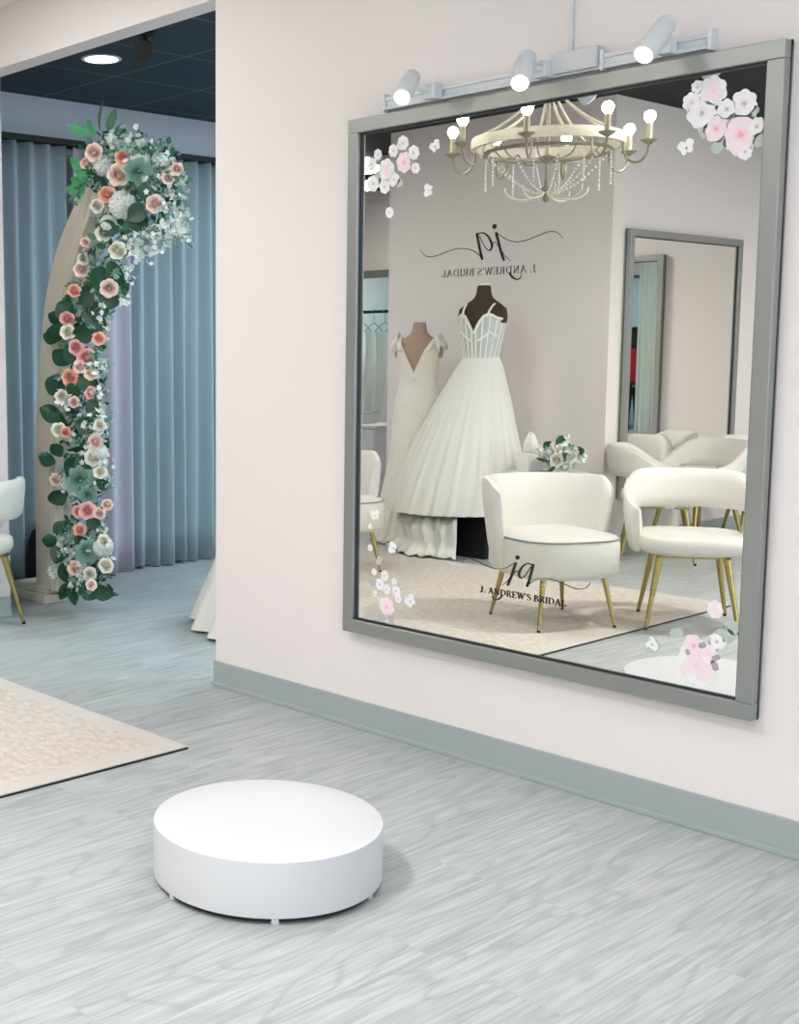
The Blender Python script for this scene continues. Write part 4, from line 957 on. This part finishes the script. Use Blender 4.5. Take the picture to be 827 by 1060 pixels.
# ------------------------------------------------------------------ back room: a rack of gowns seen past the closet block
rk = empty('garment_rack', 'black garment rack holding white gowns in the back room', 'clothes rack', (-9.9, -7.9, 0))
b = MB(); b.tube([(-.8, 0, 1.83), (.8, 0, 1.83)], .018, 10); b.build('rail', 'black', rk)
for sx in (-.8, .8):
    b = MB(); b.tube([(sx, 0, .02), (sx, 0, 1.85)], .016, 10); b.build('post', 'black', rk)
    b = MB(); b.tube([(sx, -.25, .02), (sx, .25, .02)], .016, 10); b.build('foot', 'black', rk)
q = random.Random(8)
for i in range(9):
    x = -9.9-.68+.17*i; hem = q.uniform(.25, .45)
    e = empty('hanging_gown', 'white gown hanging from the black rack in the back room', 'wedding dress', (x, -7.9, 0), R(q.uniform(-12, 12)), 'white gowns on the back room rack')
    b = MB(); b.rings(loft([(1.60, 0, 0, .025, .17, 0), (1.5, 0, 0, .03, .15, .03), (1.25, 0, 0, .04, .14, .04), (1.0, 0, 0, .05, .18, .06), (hem, 0, 0, .065, .24, .10)], 48, 7), caps=False); b.build('gown_body', 'tulle', e, auto=0)
    b = MB(); b.tube(spline([(0, -.18, 1.60), (0, -.06, 1.68), (0, 0, 1.70), (0, .06, 1.68), (0, .18, 1.60)], 4), .006, 6); b.tube(spline([(0, 0, 1.70), (0, 0, 1.78), (0, .02, 1.81), (0, .03, 1.84), (0, .0, 1.856), (0, -.022, 1.845)], 4), .003, 6)
    b.build('hanger', 'frame', e)
# low white cabinet and tray by the west side
p = m_y(388, 468, -5.4)
cb = empty('side_cabinet', 'low white cabinet past the lace gown at the mirror\'s left edge', 'cabinet', (p.x-.25, -5.4, 0))
b = MB(); b.box(-.45, .45, -.22, .22, .05, .70); b.build('body', 'white', cb, smooth=False, bevel=.004)
b = MB(); b.box(-.47, .47, -.24, .24, .70, .725); b.build('top_board', 'white', cb, smooth=False, bevel=.004)
b = MB(); b.box(-.43, .43, -.2, .2, 0, .05); b.build('plinth', 'base', cb, smooth=False)
for sx in (-1, 1):
    b = MB(); b.box(-.44 if sx < 0 else .005, -.005 if sx < 0 else .44, .22, .235, .06, .69); d_ = b.build('door', 'white', cb, smooth=False, bevel=.003)
    b = MB(); b.ball((.04*sx, .248, .45), .012, 10, 6); b.build('knob', 'gold', d_)
t = empty('storage_basket', 'square white basket on the low cabinet', 'basket', (p.x-.22, -5.4, .725))
b = MB(); b.box(-.16, .16, -.1, .1, 0, .01); b.box(-.16, .16, -.1, -.09, .01, .10); b.box(-.16, .16, .09, .1, .01, .10); b.box(-.16, -.15, -.09, .09, .01, .10); b.box(.15, .16, -.09, .09, .01, .10); b.build('body', 'white', t, smooth=False, bevel=.004)
b = MB(); b.tube([(-.163, -.103, .1), (.163, -.103, .1), (.163, .103, .1), (-.163, .103, .1)], .006, 6, closed=True); b.build('rim', 'base', t)

# dark bag on the floor behind the arch
bg = empty('black_bag', 'black fabric bag slumped on the floor behind the foot of the arch', 'bag', (-6.27, .77, 0), R(60))
b = MB(); b.rings([[(.16*f*c_, .11*f*s_, z) for c_, s_ in [((abs(math.cos(a))**.5)*math.copysign(1, math.cos(a)), (abs(math.sin(a))**.5)*math.copysign(1, math.sin(a))) for a in [2*math.pi*k/32 for k in range(32)]]] for z, f in ((.0, .9), (.02, 1), (.15, 1.04), (.28, .96), (.34, .8), (.36, .4), (.362, .05))]); b.build('body', 'blackfab', bg)
for sy in (-.06, .06):
    b = MB(); b.tube(spline([(-.08, sy, .34), (-.07, sy, .46), (0, sy, .50), (.07, sy, .46), (.08, sy, .34)], 5), .009, 8); b.build('handle', 'black', bg)

# ------------------------------------------------------------------ the person seen through three mirrors
PX, PY = 1.05, .50
ps = empty('person', 'person in a red top and black trousers standing by the doorway curtain', 'person', (PX, PY, 0), R(50))
def skin(name, vs, es, rr, mat, parent, sub=2):
    me = bpy.data.meshes.new(name); me.from_pydata(vs, es, []); o = bpy.data.objects.new(name, me); C.objects.link(o); o.parent = parent
    me.materials.append(M[mat]); o.modifiers.new('skin', 'SKIN').use_smooth_shade = True
    for i, r_ in enumerate(rr): me.skin_vertices[0].data[i].radius = r_ if isinstance(r_, tuple) else (r_, r_)
    me.skin_vertices[0].data[0].use_root = True
    d = o.modifiers.new('sub', 'SUBSURF'); d.levels = sub; d.render_levels = sub
    return o
vs = [(0, 0, .92), (0, 0, 1.1), (0, 0, 1.28), (0, 0, 1.40), (.0, 0, 1.46), (.015, 0, 1.53), (.01, 0, 1.63)]
es = [(i, i+1) for i in range(6)]; rr = [(.12, .16), (.10, .135), (.11, .16), (.07, .12), .05, (.085, .07), (.08, .065)]
for s in (-1, 1):
    k = len(vs); vs += [(0, .09*s, .86), (.01, .10*s, .48), (0, .10*s, .09), (.12, .11*s, .03)]; es += [(0, k), (k, k+1), (k+1, k+2), (k+2, k+3)]; rr += [.09, .06, .04, (.03, .035)]
    k = len(vs); vs += [(0, .17*s, 1.38), (-.02, .22*s, 1.12), (.06, .20*s, .90), (.09, .195*s, .83)]; es += [(3, k), (k, k+1), (k+1, k+2), (k+2, k+3)]; rr += [.055, .042, .03, (.02, .035)]
    h = k+3
    for j, (dx, L_) in enumerate(((-.025, .07), (-.009, .08), (.007, .078), (.022, .062))):
        k = len(vs); vs += [(.095+dx, .195*s, .79), (.10+dx, .19*s, .79-L_)]; es += [(h, k), (k, k+1)]; rr += [.009, .007]
    k = len(vs); vs += [(.125, .18*s, .79)]; es += [(h, k)]; rr += [.009]
skin('body', vs, es, rr, 'skin', ps, 1)
b = MB(); b.rings(loft([(.90, 0, 0, .135, .18, .01), (1.0, 0, 0, .125, .165, .01), (1.1, 0, 0, .12, .155, 0), (1.28, 0, 0, .13, .18, 0), (1.36, 0, 0, .115, .19, 0), (1.42, 0, 0, .08, .14, 0), (1.455, 0, 0, .062, .07, 0)], 40, 6), caps=False)
for s in (-1, 1): b.tube([(0, .13*s, 1.37), (0, .19*s, 1.34), (-.02, .225*s, 1.12), (.06, .205*s, .90)], [.07, .068, .053, .042], 16)
b.build('red_top', 'red', ps)
b = MB()
for s in (-1, 1): b.tube([(0, .08*s, .95), (.0, .09*s, .84), (.01, .10*s, .48), (0, .10*s, .07)], [.10, .105, .078, .06], 20)
b.rings(loft([(.84, 0, 0, .12, .17, 0), (.93, 0, 0, .13, .172, 0), (.97, 0, 0, .12, .16, 0)], 32)); b.build('trousers', 'stain', ps)
b = MB(); b.ball((-.015, 0, 1.60), .115, 20, 12, (1, .9, 1.08)); b.ball((-.055, 0, 1.48), .085, 16, 10, (.7, 1.05, 1.5)); b.build('hair', 'hair', ps)
b = MB(); b.ball((.065, 0, 1.575), .07, 18, 12, (.75, .85, 1.3)); b.ball((.125, 0, 1.57), .014, 8, 6, (1, .8, 1.5))
for s in (-1, 1): b.ball((.04, .088*s, 1.575), .02, 8, 6, (.7, .5, 1.2))
b.build('face', 'skin', ps)
for s in (-1, 1):
    b = MB(); b.ball((.112, .028*s, 1.598), .008, 8, 6); b.build('eye', 'hair', ps)
    b = MB(); b.tube([(-.06, .10*s, .035), (.06, .105*s, .035), (.15, .115*s, .025)], [.035, .045, .03], 14); b.build('shoe', 'black', ps)
b = MB(); b.tube([(.118, -.02, 1.54), (.124, 0, 1.538), (.118, .02, 1.54)], .005, 6); b.build('mouth', 'red', ps)

# ------------------------------------------------------------------ daylight and render look
wd = bpy.data.worlds.new('world'); bpy.context.scene.world = wd; wd.use_nodes = True
bgn = wd.node_tree.nodes['Background']; bgn.inputs[0].default_value = (.70, .84, 1.0, 1); bgn.inputs[1].default_value = 5.0
for k, (a, b_) in enumerate(WIN):
    li = bpy.data.lights.new('window_portal', 'AREA'); li.shape = 'RECTANGLE'; li.size = 2.1; li.size_y = b_-a; li.cycles.is_portal = True
    lo = bpy.data.objects.new('window_portal', li); C.objects.link(lo); lo.location = (XR+.11, (a+b_)/2, 1.5); lo.rotation_euler = (0, R(90), 0)
sc = bpy.context.scene
sc.view_settings.view_transform = 'Standard'; sc.view_settings.look = 'None'; sc.view_settings.gamma = 1; sc.view_settings.use_curve_mapping = False
sc.view_settings.exposure = -0.40
sc.cycles.use_denoising = True
try: sc.cycles.denoiser = 'OPENIMAGEDENOISE'
except Exception: pass
sc.cycles.max_bounces = 12; sc.cycles.diffuse_bounces = 5; sc.cycles.glossy_bounces = 8; sc.cycles.transparent_max_bounces = 12
sc.cycles.sample_clamp_indirect = 6; sc.cycles.blur_glossy = .3
